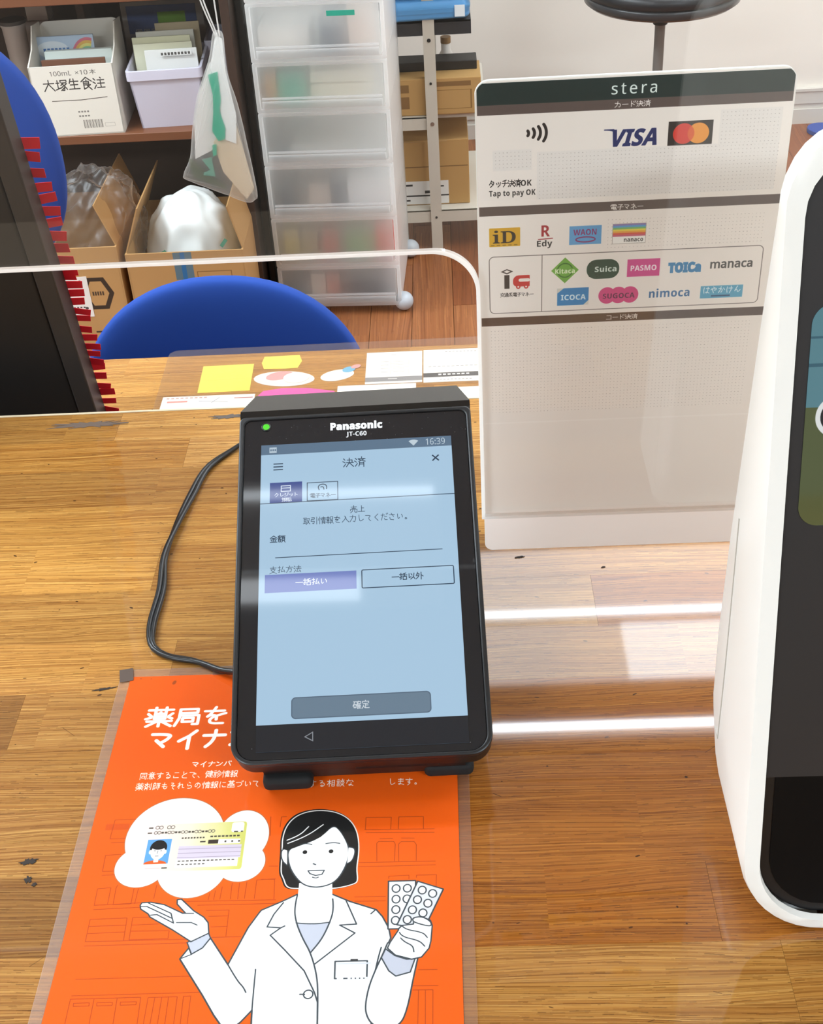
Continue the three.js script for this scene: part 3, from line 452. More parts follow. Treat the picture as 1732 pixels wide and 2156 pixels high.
  mesh('printer_cover', hull([[-0.0765, 0.1325, -0.1165], [0.0765, 0.1325, -0.1165], [-0.0765, 0.1345, -0.1205], [0.0765, 0.1345, -0.1205], [-0.0765, 0.118, -0.116], [0.0765, 0.118, -0.116], [-0.069, 0.129, -0.149], [0.069, 0.129, -0.149], [-0.069, 0.05, -0.156], [0.069, 0.05, -0.156], [-0.072, 0.07, -0.06], [0.072, 0.07, -0.06], [-0.0765, 0.12, -0.128], [0.0765, 0.12, -0.128]]), glossP, T0);
  mesh('base', hull([[-0.06, 0.004, 0.086], [0.06, 0.004, 0.086], [-0.06, 0.018, 0.092], [0.06, 0.018, 0.092], [-0.066, 0.004, -0.15], [0.066, 0.004, -0.15], [-0.066, 0.09, -0.145], [0.066, 0.09, -0.145], [-0.06, 0.022, 0.07], [0.06, 0.022, 0.07]]), mat('#1a1210', 0.5), T0);
  for (const [fx, fz] of [[-0.046, 0.088], [0.05, 0.083], [-0.05, -0.13], [0.05, -0.13]]) mesh('foot', rbox(0.03, 0.01, 0.014, 0.004), mat('#0c0c0c', 0.8), T0, [fx, 0.0062, fz]);
  mesh('card_slot', rbox(0.05, 0.004, 0.004, 0.001), mat('#050505', 0.5), T0, [0.02, 0.018, 0.0915]);
}
{ // power lead: two cores side by side
  const lead = thing('power_lead', 'black twin power lead looping over the counter beside the terminal', 'cable', [-0.2, C0, -0.76]);
  const pts = [[-0.09, 0.04, -0.762], [-0.098, 0.03, -0.82], [-0.118, 0.018, -0.89], [-0.145, 0.009, -0.926], [-0.17, 0.004, -0.909], [-0.187, 0.0025, -0.891], [-0.203, 0.0025, -0.868], [-0.211, 0.0025, -0.83], [-0.2165, 0.0025, -0.79], [-0.2195, 0.0025, -0.752], [-0.216, 0.0025, -0.715], [-0.2165, 0.0025, -0.675], [-0.212, 0.0025, -0.655], [-0.2, 0.0025, -0.645], [-0.18, 0.0025, -0.639], [-0.162, 0.003, -0.628], [-0.14, 0.009, -0.618]];
  for (const s of [-1, 1]) mesh('core', tube(pts.map(([a, b, d], i) => [a + 0.2 + s * 0.0016 * Math.cos(i * 0.9), b + 0.0001 + (s > 0 ? Math.max(0, 0.0026 * Math.sin(i * 0.9)) : 0), d + 0.76 + s * 0.0009]), 0.0019, 90, 8), mat('#121212', 0.35), lead);
}

// ---------------------------------------------------------------- clear screens
const acrylic = pane('#fbfbfa', 0.01), glowEdgeM = pane('#fbfaf8', 0.85);  // edge material whitened to stand in for light glowing along the cut rim
{ // one large clear sheet over the counter, its lower edge stepped to leave a serving gap on the left
  const g = thing('acrylic_screen', 'large clear acrylic screen over the counter with a rounded serving gap', 'screen', [0, C0, -0.63]);
  const outline = (d) => { const s = new THREE.Shape(), x0 = -1.25 + d, x1 = 1.0 - d, yT = 0.85 - d, yL = 0.2955 + d, yR = 0.1205 + d, xs = 0.0125 + d, r = 0.024; // d = inset
    s.moveTo(x0, yT); s.lineTo(x0, yL); s.lineTo(xs - r, yL); s.absarc(xs - r, yL - r, r, Math.PI / 2, 0, true); s.lineTo(xs, yR); s.lineTo(x1, yR); s.lineTo(x1, yT); s.closePath(); return s; };
  mesh('sheet', ext(outline(0.002), 0.0028, 0, 12), acrylic, g, [0, 0, -0.0014]);
  const rim = outline(0); rim.holes.push(outline(0.0019)); mesh('edge_glow_strip', ext(rim, 0.003, 0, 14), glowEdgeM, g, [0, 0, -0.0015]);  // white strip on the sheet rim, its glow put into the colour
  for (const [x, y] of [[-1.22, 0.2955], [0.97, 0.1205]]) { mesh('leg', bx(x - 0.025, x + 0.025, 0.008, y, -0.0015, 0.0015), acrylic, g); mesh('foot', rbox(0.07, 0.008, 0.16, 0.002), acrylic, g, [x, 0.0042, 0]); }
}
// ---------------------------------------------------------------- payment brand board
{
  const BW = 155.5, BH = 290, S = 7, c = canvas(Math.round(BW * S), Math.round(BH * S)), x = c.getContext('2d'); x.scale(S, S);
  const PAPER = '#f3e9e2'; x.fillStyle = PAPER; x.fillRect(0, 0, BW, BH);
  x.fillStyle = '#0b2422'; x.fillRect(0.6, 0.9, BW - 1.2, 11.4);
  const strip = (y, h = 5.1, w = BW - 1.2) => { x.fillStyle = '#5b4b46'; x.fillRect(0.6, y, w, h); };
  strip(11.8, 5); strip(64.8); strip(129);
  x.font = '8.2px sans-serif'; x.fillStyle = '#e6efea'; { let px = 66; for (const ch of 'stera') { x.fillText(ch, px, 8.9); px += x.measureText(ch).width + 1.15; } }
  write(x, 'カード決済', 68, 12.6, 3.5, { color: '#f3ebe6', weight: 0.09, pitch: 3.55 }); write(x, '電子マネー', 68, 66.2, 3.4, { color: '#f3ebe6', weight: 0.09, pitch: 3.45 }); write(x, 'コード決済', 68, 129.9, 3.4, { color: '#f3ebe6', weight: 0.09, pitch: 3.45 });
  // contactless waves
  x.strokeStyle = '#231815'; x.lineCap = 'round'; x.lineWidth = 1.45; [[3, 1.9], [5.6, 3.4], [8.2, 5], [10.8, 6.6]].forEach(([dx, r], i) => { x.beginPath(); x.arc(22.6 + dx - r * 0.9, 26.8, r * 1.12, -0.62, 0.62); x.stroke(); });
  x.save(); x.translate(66, 35.4); x.transform(1, 0, -0.24, 1, 0, 0); x.font = 'bold 11.6px sans-serif'; x.fillStyle = '#1d2660'; { const w = x.measureText('VISA').width; x.scale(23.6 / w, 1); x.fillText('VISA', 0, 0); x.lineWidth = 0.5; x.strokeStyle = '#1d2660'; x.strokeText('VISA', 0, 0); } x.restore(); x.fillStyle = '#1d2660'; x.beginPath(); x.moveTo(63.4, 26.7); x.lineTo(68.4, 26.7); x.lineTo(69, 28.4); x.quadraticCurveTo(66.4, 27.2, 63.4, 27.2); x.fill();
  x.fillStyle = '#2c2320'; x.fillRect(95.2, 24.3, 22, 12.6); x.fillStyle = '#d8372a'; x.beginPath(); x.arc(102.9, 30.7, 5.3, 0, 7); x.fill(); x.fillStyle = '#ef9a3a'; x.beginPath(); x.arc(110.2, 30.7, 5.3, 0, 7); x.fill(); x.save(); x.beginPath(); x.arc(102.9, 30.7, 5.3, 0, 7); x.clip(); x.fillStyle = '#e0602e'; x.beginPath(); x.arc(110.2, 30.7, 5.3, 0, 7); x.fill(); x.restore();
  // blank patches with a fine dot raster
  const patch = (a, b, w, h, col) => { x.fillStyle = col; x.fillRect(a, b, w, h); x.fillStyle = 'rgba(120,104,98,0.5)'; for (let i = 1.2; i < w; i += 1.95) for (let j = 1.2; j < h; j += 1.95) { const r = 0.13 + 0.13 * (((i * 7.3 + j * 3.7) % 2) / 2); x.fillRect(a + i, b + j, r * 2, r * 1.4); } };
  patch(120.4, 19.4, 30.4, 18.4, '#ebe3de'); patch(30.2, 36.6, 120.4, 25.4, '#ebe3de'); patch(8, 34.9, 19.6, 10.8, '#ebe3de');
  patch(66, 73.5, 82, 17.6, PAPER); patch(4.4, 136, 143, 55, PAPER);
  x.fillStyle = '#f7eee8'; x.fillRect(0.5, 196.8, BW - 1, 1.1);
  write(x, 'タッチ決済OK', 5.8, 50.3, 4.3, { color: '#1c1614', weight: 0.11, pitch: 3.2, width: 3.5 }); latin(x, 'Tap to pay OK', 5.8, 29.6, 58.8, 4, 'bold $px sans-serif', '#1c1614');
  x.fillStyle = '#d9a520'; x.beginPath(); x.roundRect(5.5, 76.7, 16.2, 10.5, 0.5); x.fill(); latin(x, 'iD', 7.2, 20, 85, 9.4, 'bold $px serif', '#2e2216'); x.fillStyle = '#8a6a1a'; for (let i = 0; i < 5; i++) x.fillRect(6.4 + i * 3, 86.2, 1.8, 0.5);
  latin(x, 'R', 32, 37.2, 82.7, 8.8, 'bold $px sans-serif', '#a3242c'); x.strokeStyle = '#a3242c'; x.lineWidth = 0.5; x.beginPath(); x.moveTo(31.2, 84.1); x.lineTo(38.6, 83.7); x.stroke(); latin(x, 'Edy', 30, 38.5, 88.5, 4.7, 'bold $px sans-serif', '#2a2624');
  x.fillStyle = '#5f9fd2'; x.fillRect(47.3, 77.5, 16.7, 10.5); latin(x, 'WAON', 49.4, 61.8, 83, 4.6, 'bold $px sans-serif', '#8d2b63'); x.strokeStyle = '#8d2b63'; x.lineWidth = 0.7; x.beginPath(); x.ellipse(55.8, 85.2, 5, 1.4, 0, 0, 7); x.stroke();
  ['#8d7cb4', '#5d9ed0', '#7ab66e', '#e9d049', '#e9a13b', '#d8553f', '#c65a72'].forEach((k, i) => { x.fillStyle = k; x.fillRect(69.8, 77.4 + i * 1.02, 17.2, 1.04); }); x.fillStyle = '#f6f1ec'; x.fillRect(69.8, 84.5, 17.2, 4); x.strokeStyle = '#a89a90'; x.lineWidth = 0.25; x.strokeRect(69.8, 77.4, 17.2, 11.1); latin(x, 'nanaco', 75.6, 86, 87.7, 3.4, 'bold $px sans-serif', '#33302e');
  x.strokeStyle = '#6e625c'; x.lineWidth = 0.4; x.beginPath(); x.roundRect(5.3, 93, 143.8, 33.4, 2.6); x.stroke(); x.beginPath(); x.moveTo(33.2, 93); x.lineTo(33.2, 126.4); x.stroke();
  x.fillStyle = '#3a2c28'; x.fillRect(13.2, 103.8, 2.7, 8); x.lineWidth = 0.6; x.strokeStyle = '#3a2c28'; x.beginPath(); x.moveTo(12, 101.8); x.lineTo(14.6, 100.6); x.lineTo(17.2, 101.8); x.lineTo(14.6, 103); x.closePath(); x.stroke();
  x.fillStyle = '#c9302c'; x.beginPath(); x.roundRect(17.8, 104.2, 8.9, 6.6, [3.2, 0.4, 0.4, 2.4]); x.fill(); x.fillStyle = PAPER; x.beginPath(); x.roundRect(20.8, 106.1, 6, 1.9, 0.9); x.fill(); for (const d of [20.6, 24.8]) { x.fillStyle = '#c9302c'; x.beginPath(); x.arc(d, 111, 1.2, 0, 7); x.fill(); x.fillStyle = PAPER; x.beginPath(); x.arc(d, 111, 0.5, 0, 7); x.fill(); }
  write(x, '交通系電子マネー', 10.8, 114.2, 2.6, { color: '#2e2624', weight: 0.1, pitch: 2.25, width: 2.4 });
  x.fillStyle = '#6fa83a'; x.beginPath(); x.moveTo(45.4, 95); x.lineTo(52.7, 102.5); x.lineTo(45.4, 110); x.lineTo(38.1, 102.5); x.fill(); x.strokeStyle = '#3f7420'; x.lineWidth = 0.7; x.beginPath(); x.arc(45.4, 102.5, 4, 0.4, 2.7); x.arc(45.4, 102.5, 4, 3.5, 5.9); x.stroke(); latin(x, 'Kitaca', 39.9, 50.9, 103.9, 3.9, 'bold $px sans-serif', '#e3efc8');
  x.fillStyle = '#24422f'; x.beginPath(); x.roundRect(56.9, 97.1, 17.2, 11.2, 5.2); x.fill(); x.fillStyle = 'rgba(20,32,22,0.8)'; for (let i = 0; i < 24; i++) { x.beginPath(); x.arc(rr(58, 64), rr(98.5, 107), 0.3, 0, 7); x.fill(); } latin(x, 'Suica', 61, 73, 104.4, 4.4, 'bold $px sans-serif', '#d8e2da');
  x.fillStyle = '#d5488f'; x.fillRect(78.3, 97.8, 17.2, 10.1); latin(x, 'PASMO', 79.8, 94, 104.6, 4.3, 'bold $px sans-serif', '#f8e7ef');
  latin(x, 'TOICa', 100.2, 117.4, 106, 7.2, 'bold $px sans-serif', '#2b7fb4'); x.strokeStyle = '#2b7fb4'; x.lineWidth = 0.9; x.save(); x.translate(100.2, 106); x.font = 'bold 7.2px sans-serif'; x.scale(17.2 / x.measureText('TOICa').width, 1); x.strokeText('TOICa', 0, 0); x.restore();
  latin(x, 'manaca', 121.7, 144.6, 105.2, 6.6, '$px sans-serif', '#4a4644'); x.strokeStyle = '#4a4644'; x.lineWidth = 0.35; x.save(); x.translate(121.7, 105.2); x.font = '6.6px sans-serif'; x.scale(22.9 / x.measureText('manaca').width, 1); x.strokeText('manaca', 0, 0); x.restore();
  x.fillStyle = '#2f82bf'; x.fillRect(41.5, 113, 16.8, 10.3); x.fillStyle = '#d9d2c6'; x.beginPath(); x.moveTo(41.5, 113); x.lineTo(45, 113); x.lineTo(41.5, 116); x.moveTo(58.3, 123.3); x.lineTo(55.6, 123.3); x.lineTo(58.3, 120.6); x.fill(); latin(x, 'ICOCA', 43.4, 56.8, 120.2, 4.4, 'bold $px sans-serif', '#d9ecf6');
  x.fillStyle = '#d5407f'; for (const d of [68.2, 74.3, 80.4]) { x.beginPath(); x.ellipse(d, 118.4, 4.6, 4.9, 0, 0, 7); x.fill(); } x.fillRect(66, 115.4, 16, 6); latin(x, 'SUGOCA', 65.8, 83, 120.2, 4.2, 'bold $px sans-serif', '#5a1840');
  latin(x, 'nimoca', 90.2, 112.8, 120.3, 7, 'bold $px sans-serif', '#32699c');
  x.fillStyle = '#57a5c6'; x.fillRect(118.1, 115.3, 22.5, 7.3); write(x, 'はやかけん', 119.2, 115.6, 4.4, { color: '#e2f2f6', weight: 0.1, pitch: 4.1, width: 4 }); x.fillStyle = '#24567c'; x.fillRect(124, 120.9, 10, 0.9);
  const b = thing('payment_brand_board', 'tall white board listing accepted payment brands under a dark green header', 'board', [0.0145 + BW / 2000, C0 + 0.0925, -0.6345]);
  const sh = rshape(BW / 1000, BH / 1000, [0.005, 0.005, 0.007, 0.007], -BW / 2000, 0);
  mesh('printed_face', unitUV(ext(sh, 0.0004), -BW / 2000, 0, BW / 1000, BH / 1000), std({ map: tex(c), roughness: 0.5 }), b, [0, 0, 0.0001]);
  mesh('backing', ext(rshape(BW / 1000 + 0.0008, BH / 1000 + 0.0008, [0.005, 0.005, 0.0074, 0.0074], -BW / 2000 - 0.0004, -0.0004), 0.0018), mat('#f4f2ec', 0.5), b, [0, 0, -0.0018]);
}
// ---------------------------------------------------------------- card reader
{
  const Wd = 0.18, Ht = 0.398, R = 0.044, RT = 0.031, g = thing('card_reader', 'tall white card reader with a black front standing beside the payment board', 'card reader', [0.137 + Wd / 2, C0, -0.46]);
  const zf = (y) => 0.042 - 0.235 * y, tab = [[0, -0.463], [0.019, -0.488], [0.045, -0.521], [0.068, -0.538], [0.115, -0.543], [0.183, -0.541], [0.25, -0.536], [0.306, -0.532], [0.364, -0.526], [0.39, -0.522]];
  const zb = (y) => { for (let i = 0; i + 1 < tab.length; i++) if (y <= tab[i + 1][0]) { const t = (y - tab[i][0]) / (tab[i + 1][0] - tab[i][0]); return tab[i][1] + t * (tab[i + 1][1] - tab[i][1]) + 0.46; } return -0.062; };
  const outline = (inset) => rshape(Wd - 2 * inset, Ht - 2 * inset, [R - inset, R - inset, RT - inset * 0.7, RT - inset * 0.7].map((v) => Math.max(0.002, v)), -Wd / 2 + inset, inset).getSpacedPoints(160).slice(0, -1);
  const ring = (inset, zfun) => outline(inset).map((p) => [p.x, p.y, zfun(p.y)]);
  function loft(rings, capFirst, capLast) {
    const n = rings[0].length, pos = [], idx = []; for (const r of rings) for (const p of r) pos.push(...p);
    for (let k = 0; k + 1 < rings.length; k++) for (let i = 0; i < n; i++) { const a = k * n + i, b = k * n + (i + 1) % n, c = a + n, d = b + n; idx.push(a, c, b, b, c, d); }
    const cap = (k, flip) => { const m = pos.length / 3, r = rings[k]; let sx = 0, sy = 0, sz = 0; for (const p of r) { sx += p[0]; sy += p[1]; sz += p[2]; } pos.push(sx / n, sy / n, sz / n); for (let i = 0; i < n; i++) flip ? idx.push(m, k * n + i, k * n + (i + 1) % n) : idx.push(m, k * n + (i + 1) % n, k * n + i); };
    if (capFirst) cap(0, true); if (capLast) cap(rings.length - 1, false);
    const q = new THREE.BufferGeometry(); q.setAttribute('position', new THREE.Float32BufferAttribute(pos, 3)); q.setIndex(idx); q.computeVertexNormals(); return toCreasedNormals(q, 0.6);
  }
  const white = mat('#f1eee8', 0.32), black = mat('#262323', 0.5), rec = mat('#060607', 0.45, { specularIntensity: 0.3 });
  mesh('shell', loft([ring(0.0092, (y) => zf(y) - 0.0035), ring(0.0085, zf), ring(0.0055, (y) => zf(y)), ring(0.0012, (y) => zf(y) - 0.0025), ring(0, (y) => zf(y) - 0.007), ring(0, (y) => Math.min(zb(y) + 0.012, zf(y) - 0.01)), ring(0.0035, (y) => Math.min(zb(y) + 0.003, zf(y) - 0.02)), ring(0.009, (y) => Math.min(zb(y), zf(y) - 0.022))], false, true), white, g);
  // front: upper black plate with the display opening, lower card bay
  const ySeam = 0.0945, clipUp = (p) => [p[0], Math.max(p[1], ySeam), zf(Math.max(p[1], ySeam)) - 0.0032], clipLo = (p, d) => [p[0], Math.min(p[1], ySeam), zf(Math.min(p[1], ySeam)) - d];
  const capOf = (pts) => { const s = new THREE.Shape(pts.map((p) => new THREE.Vector2(p[0], p[1]))), q = new THREE.ShapeGeometry(s), P = q.attributes.position; return { s, q, P }; };
  const plate = (pts, d, th) => { const { s } = capOf(pts), q = ext(s, th), P = q.attributes.position; for (let i = 0; i < P.count; i++) P.setZ(i, P.getZ(i) + zf(P.getY(i)) - d); q.computeVertexNormals(); return q; };
  const inner = outline(0.0092).map((p) => [p.x, p.y]);
  mesh('front_plate', plate(inner.map(([a, b]) => [a, Math.max(b, ySeam)]).filter((p, i, A) => i === 0 || p[0] !== A[i - 1][0] || p[1] !== A[i - 1][1]), 0.004, 0.002), black, g);
  mesh('card_bay_frame', plate(inner.map(([a, b]) => [a, Math.min(b, ySeam - 0.0006)]).filter((p, i, A) => i === 0 || p[0] !== A[i - 1][0] || p[1] !== A[i - 1][1]), 0.0075, 0.002), mat('#121214', 0.35), g);
  mesh('card_bay', plate(outline(0.0145).map((p) => [p.x, Math.min(p.y, ySeam - 0.001)]).filter((p, i, A) => i === 0 || p[0] !== A[i - 1][0] || p[1] !== A[i - 1][1]), 0.0068, 0.002), rec, g);
  { // display
    const c = canvas(768, 512), x = c.getContext('2d'); x.fillStyle = '#5b8a96'; x.fillRect(0, 0, 768, 512); x.fillStyle = '#56603f'; x.fillRect(0, 230, 768, 282); x.fillStyle = 'rgba(45,85,105,0.7)'; x.fillRect(0, 130, 768, 8); x.fillRect(0, 70, 768, 5);
    x.fillStyle = '#20242a'; x.beginPath(); x.arc(72, 252, 44, 0, 7); x.fill(); x.strokeStyle = '#eef2f2'; x.lineWidth = 11; x.stroke();
    const w = 0.15, h = 0.1, q = unitUV(ext(rshape(w, h, 0.009, -w / 2, 0.2275), 0.0012), -w / 2, 0.2275, w, h), P = q.attributes.position; for (let i = 0; i < P.count; i++) P.setZ(i, P.getZ(i) + zf(P.getY(i)) - 0.0028);
    mesh('display_screen', q, std({ color: 0x000000, emissive: new THREE.Color(0xffffff), emissiveMap: tex(c), emissiveIntensity: 0.5, roughness: 0.06 }), g);
  }
  { // fine outline of a hatch on the side
    const q = mat('#b9b4aa', 0.6), X = -Wd / 2 - 0.0001; mesh('hatch_seam', tube([[X, 0.056, -0.0455], [X, 0.1, -0.0475], [X, 0.2, -0.056]], 0.0004, 12, 6), q, g); mesh('hatch_seam', tube([[X, 0.056, -0.0455], [X, 0.0562, -0.05], [X, 0.0565, -0.054]], 0.0004, 6, 6), q, g);
  }
}
// marks and dirt on the counter
{
  const s = (pts) => { const q = new THREE.Shape(pts.map(([a, b]) => new THREE.Vector2(a, b))); return new THREE.ExtrudeGeometry(q, { depth: 0.00025, bevelEnabled: false, curveSegments: 4 }).rotateX(-Math.PI / 2); };
  const irregular = (w, h, n, k) => s(Array.from({ length: n * 2 }, (_, i) => { const a = i / n * Math.PI, r = 0.9 + 0.75 * perlin.noise(i * 2.37, k * 3.1, 0.5) + 0.12 * (i % 2); return [Math.cos(a) * w / 2 * r, Math.sin(a) * h / 2 * r]; }));
  const grime = mat('#2b2018', 0.8);
  for (const [px, pz, w, h, k, lab] of [[-0.2545, -0.4785, 0.009, 0.0045, 1, 'larger black paint chip on the counter left of the orange poster'], [-0.274, -0.4765, 0.004, 0.003, 2, 'small black paint chip furthest left on the counter beside the poster'], [-0.2515, -0.466, 0.004, 0.005, 3, 'small black paint chip just below the larger one'], [-0.2475, -0.4625, 0.0028, 0.0026, 4, 'smallest black paint chip nearest the poster edge'], [-0.238, -0.618, 0.014, 0.0022, 5, 'dark streak touching the upper left corner of the orange poster'], [0.041, -0.741, 0.006, 0.0022, 7, 'dark splinter on the counter just below the payment board'], [0.1, -0.726, 0.003, 0.0016, 8, 'tiny dark speck in the bright counter reflection under the payment board']])
    one('paint_chip', irregular(w, h, 14, k), grime, lab, 'stain', [px, C0 + 0.0001, pz], [0, 0.2, 0]);
  one('tape_residue', irregular(0.062, 0.009, 22, 9), mat('#6d5d52', 0.75), 'grey strip of old tape at the rear counter edge left of the terminal', 'tape', [-0.316, C0 + 0.0001, -0.9435], [0, 0.02, 0]);
  one('tape_residue', irregular(0.03, 0.006, 18, 12), mat('#5f544c', 0.75), 'short dark strip of old tape at the rear counter edge behind the terminal', 'tape', [-0.196, C0 + 0.0001, -0.9475], [0, 0.05, 0]);
}

// ---------------------------------------------------------------- desk top
{
  const y = D0 + 0.0001, sheet = (pts) => { const q = new THREE.Shape(pts.map(([a, b]) => new THREE.Vector2(a, -b))); return new THREE.ExtrudeGeometry(q, { depth: 0.0003, bevelEnabled: false, curveSegments: 8 }).rotateX(-Math.PI / 2); };
  const paperTex = (w, h, draw, bg = '#f3efea') => { const c = canvas(512, Math.round(512 * h / w)), x = c.getContext('2d'); x.fillStyle = bg; x.fillRect(0, 0, c.width, c.height); draw(x, c.width, c.height); return std({ map: tex(c), roughness: 0.7 }); };
  const rectPaper = (name, label, x0, x1, z0, z1, m, lift = 0, turn = 0) => { const w = x1 - x0, h = z1 - z0, q = unitUV(ext(rshape(w, h, 0.0005), 0.0003), -w / 2, -h / 2, w, h).rotateX(-Math.PI / 2); return one(name, q, m, label, name === 'sticky_note' ? 'sticky note' : 'paper', [(x0 + x1) / 2, y + lift, (z0 + z1) / 2], [0, turn, 0]); };
  const scribble = (x, x0, y0, x1, n, gap, col) => { x.strokeStyle = col; x.lineWidth = 3; for (let i = 0; i < n; i++) { x.beginPath(); for (let px = x0; px < x1; px += 7) x.lineTo(px, y0 + i * gap + Math.sin(px * 1.7 + i) * 5 * Math.sin(px * 0.37 + i * 2)); x.stroke(); } };
  const yel = (s) => paperTex(1, 1, (x, w, h) => { scribble(x, 40, h * 0.3, w - 60, 3, h * 0.12, 'rgba(190,170,70,0.5)'); x.fillStyle = 'rgba(200,180,60,0.5)'; x.fillRect(0, h * 0.55, w, 3); }, s);
  rectPaper('sticky_note', 'larger square yellow sticky note under the clear desk mat', -0.299, -0.2385, -1.349, -1.288, yel('#f0dc5e'), 0, 0.02);
  one('sticky_note', sheet([[-0.228, -1.365], [-0.186, -1.366], [-0.182, -1.352], [-0.186, -1.336], [-0.2, -1.335], [-0.226, -1.336], [-0.23, -1.35]]), mat('#f2dd63', 0.8), 'smaller yellow sticky note with wavy ends, nearest the far desk edge', 'sticky note', [0, y, 0]);
  one('paper_note', sheet([[-0.222, -1.286], [-0.2, -1.291], [-0.17, -1.289], [-0.14, -1.28], [-0.13, -1.262], [-0.135, -1.225], [-0.232, -1.225], [-0.23, -1.27]]), mat('#ea5fb0', 0.8), 'bright pink paper note half hidden behind the terminal', 'paper', [0, y, 0]);
  // two cut-out stickers, kept plain
  const oval = (cx, cz, rx, rz, a = 0, n = 28) => Array.from({ length: n }, (_, i) => { const t = i / n * Math.PI * 2, px = Math.cos(t) * rx, pz = Math.sin(t) * rz; return [cx + px * Math.cos(a) - pz * Math.sin(a), cz + px * Math.sin(a) + pz * Math.cos(a)]; });
  const s1 = thing('cutout_sticker', 'pale pink rounded cut-out sticker on the desk, the larger of two', 'sticker', [-0.2, y, -1.312]);
  mesh('backing', sheet(oval(0, 0, 0.036, 0.017, 0.1)), mat('#f0e2df', 0.8), s1); mesh('patch', sheet(oval(-0.006, -0.007, 0.016, 0.009, -0.3)), mat('#e3a2a4', 0.8), s1, [0, 0.0002, 0]); mesh('patch', sheet(oval(0.014, -0.001, 0.015, 0.012)), mat('#f6f0ea', 0.8), s1, [0, 0.0004, 0]);
  const s2 = thing('cutout_sticker', 'smaller cut-out sticker with a light blue patch on the desk', 'sticker', [-0.138, y, -1.318]);
  mesh('backing', sheet(oval(0, 0.003, 0.02, 0.012, -0.3)), mat('#f4efe8', 0.8), s2); mesh('patch', sheet(oval(0.013, -0.009, 0.008, 0.006, -0.5)), mat('#6fb3d8', 0.8), s2, [0, 0.0002, 0]); mesh('patch', sheet(oval(0.021, -0.015, 0.006, 0.004, -0.5)), mat('#e3a2a4', 0.8), s2, [0, 0.0004, 0]);
  rectPaper('printed_sheet', 'white printed form with a grey footer on the desk', -0.105, -0.039, -1.364, -1.292, paperTex(66, 72, (x, w, h) => { x.strokeStyle = '#8d8d90'; x.lineWidth = 2; for (let i = 0; i < 4; i++) { x.strokeRect(w * 0.44, h * (0.28 + i * 0.11), w * 0.32, h * 0.1); x.fillStyle = '#77777a'; x.fillRect(w * 0.26, h * (0.31 + i * 0.11), w * 0.14, 5); x.fillRect(w * 0.48, h * (0.31 + i * 0.11), w * 0.2, 4); } x.fillRect(w * 0.44, h * 0.1, w * 0.1, 5); x.fillStyle = '#8d8d92'; x.fillRect(0, h * 0.8, w, h * 0.14); x.fillStyle = '#eee'; x.fillRect(w * 0.4, h * 0.85, w * 0.16, 8); }));
  rectPaper('printed_sheet', 'white printed form with a dark title bar beside the raised acrylic screen', -0.0375, 0.034, -1.365, -1.2905, paperTex(72, 72, (x, w, h) => { x.fillStyle = '#88888c'; for (let i = 0; i < 9; i++) x.fillRect(w * (0.36 + i * 0.06), h * 0.07, w * 0.035, 9); for (let i = 0; i < 11; i++) x.fillRect(w * (0.08 + i * 0.075), h * 0.52, w * 0.05, 8); x.fillStyle = '#4c4c50'; x.fillRect(0, h * 0.72, w * 0.9, h * 0.13); x.fillStyle = '#eee'; for (let i = 0; i < 7; i++) x.fillRect(w * (0.24 + i * 0.075), h * 0.755, w * 0.05, 20); x.fillStyle = '#77777a'; for (let i = 0; i < 9; i++) x.fillRect(w * (0.26 + i * 0.06), h * 0.92, w * 0.035, 8); }));
  rectPaper('paper_slip', 'long white paper slip just above the top of the terminal', -0.136, -0.046, -1.2895, -1.262, mat('#f6f2ee', 0.75), 0.0005);
  rectPaper('paper_slip', 'white paper slip with a dark ring mark beside the raised acrylic screen', -0.043, 0.06, -1.278, -1.2, paperTex(10, 8, (x, w, h) => { x.strokeStyle = '#3a3a3e'; x.lineWidth = 10; x.beginPath(); x.arc(w * 0.72, h * 0.12, 18, 0, 7); x.stroke(); }));
  rectPaper('printed_sheet', 'white printed slip with a red heading between monitor and terminal', -0.337, -0.2305, -1.281, -1.2, paperTex(107, 80, (x, w, h) => { x.fillStyle = '#d88a86'; x.fillRect(30, h * 0.12, w * 0.22, 16); x.fillStyle = '#c09a98'; for (let i = 0; i < 9; i++) x.fillRect(22 + i * 26, h * 0.03, 16, 12); x.strokeStyle = '#7d86a0'; x.lineWidth = 4; x.beginPath(); x.moveTo(w * 0.4, h * 0.14); x.lineTo(w * 0.72, h * 0.18); x.moveTo(w * 0.62, h * 0.06); x.lineTo(w * 0.54, h * 0.2); x.stroke(); x.fillStyle = '#b05a5e'; x.fillRect(w * 0.78, h * 0.08, w * 0.2, 8); }));
  one('desk_mat', ext(rshape(0.42, 0.215, 0.012), 0.0008, 0, 8).rotateX(-Math.PI / 2), pane('#fbf9f6', 0.12), 'clear plastic desk mat lying over notes and forms', 'desk mat', [-0.134, D0 + 0.0016, -1.2805], [0, 0.012, 0]);
}
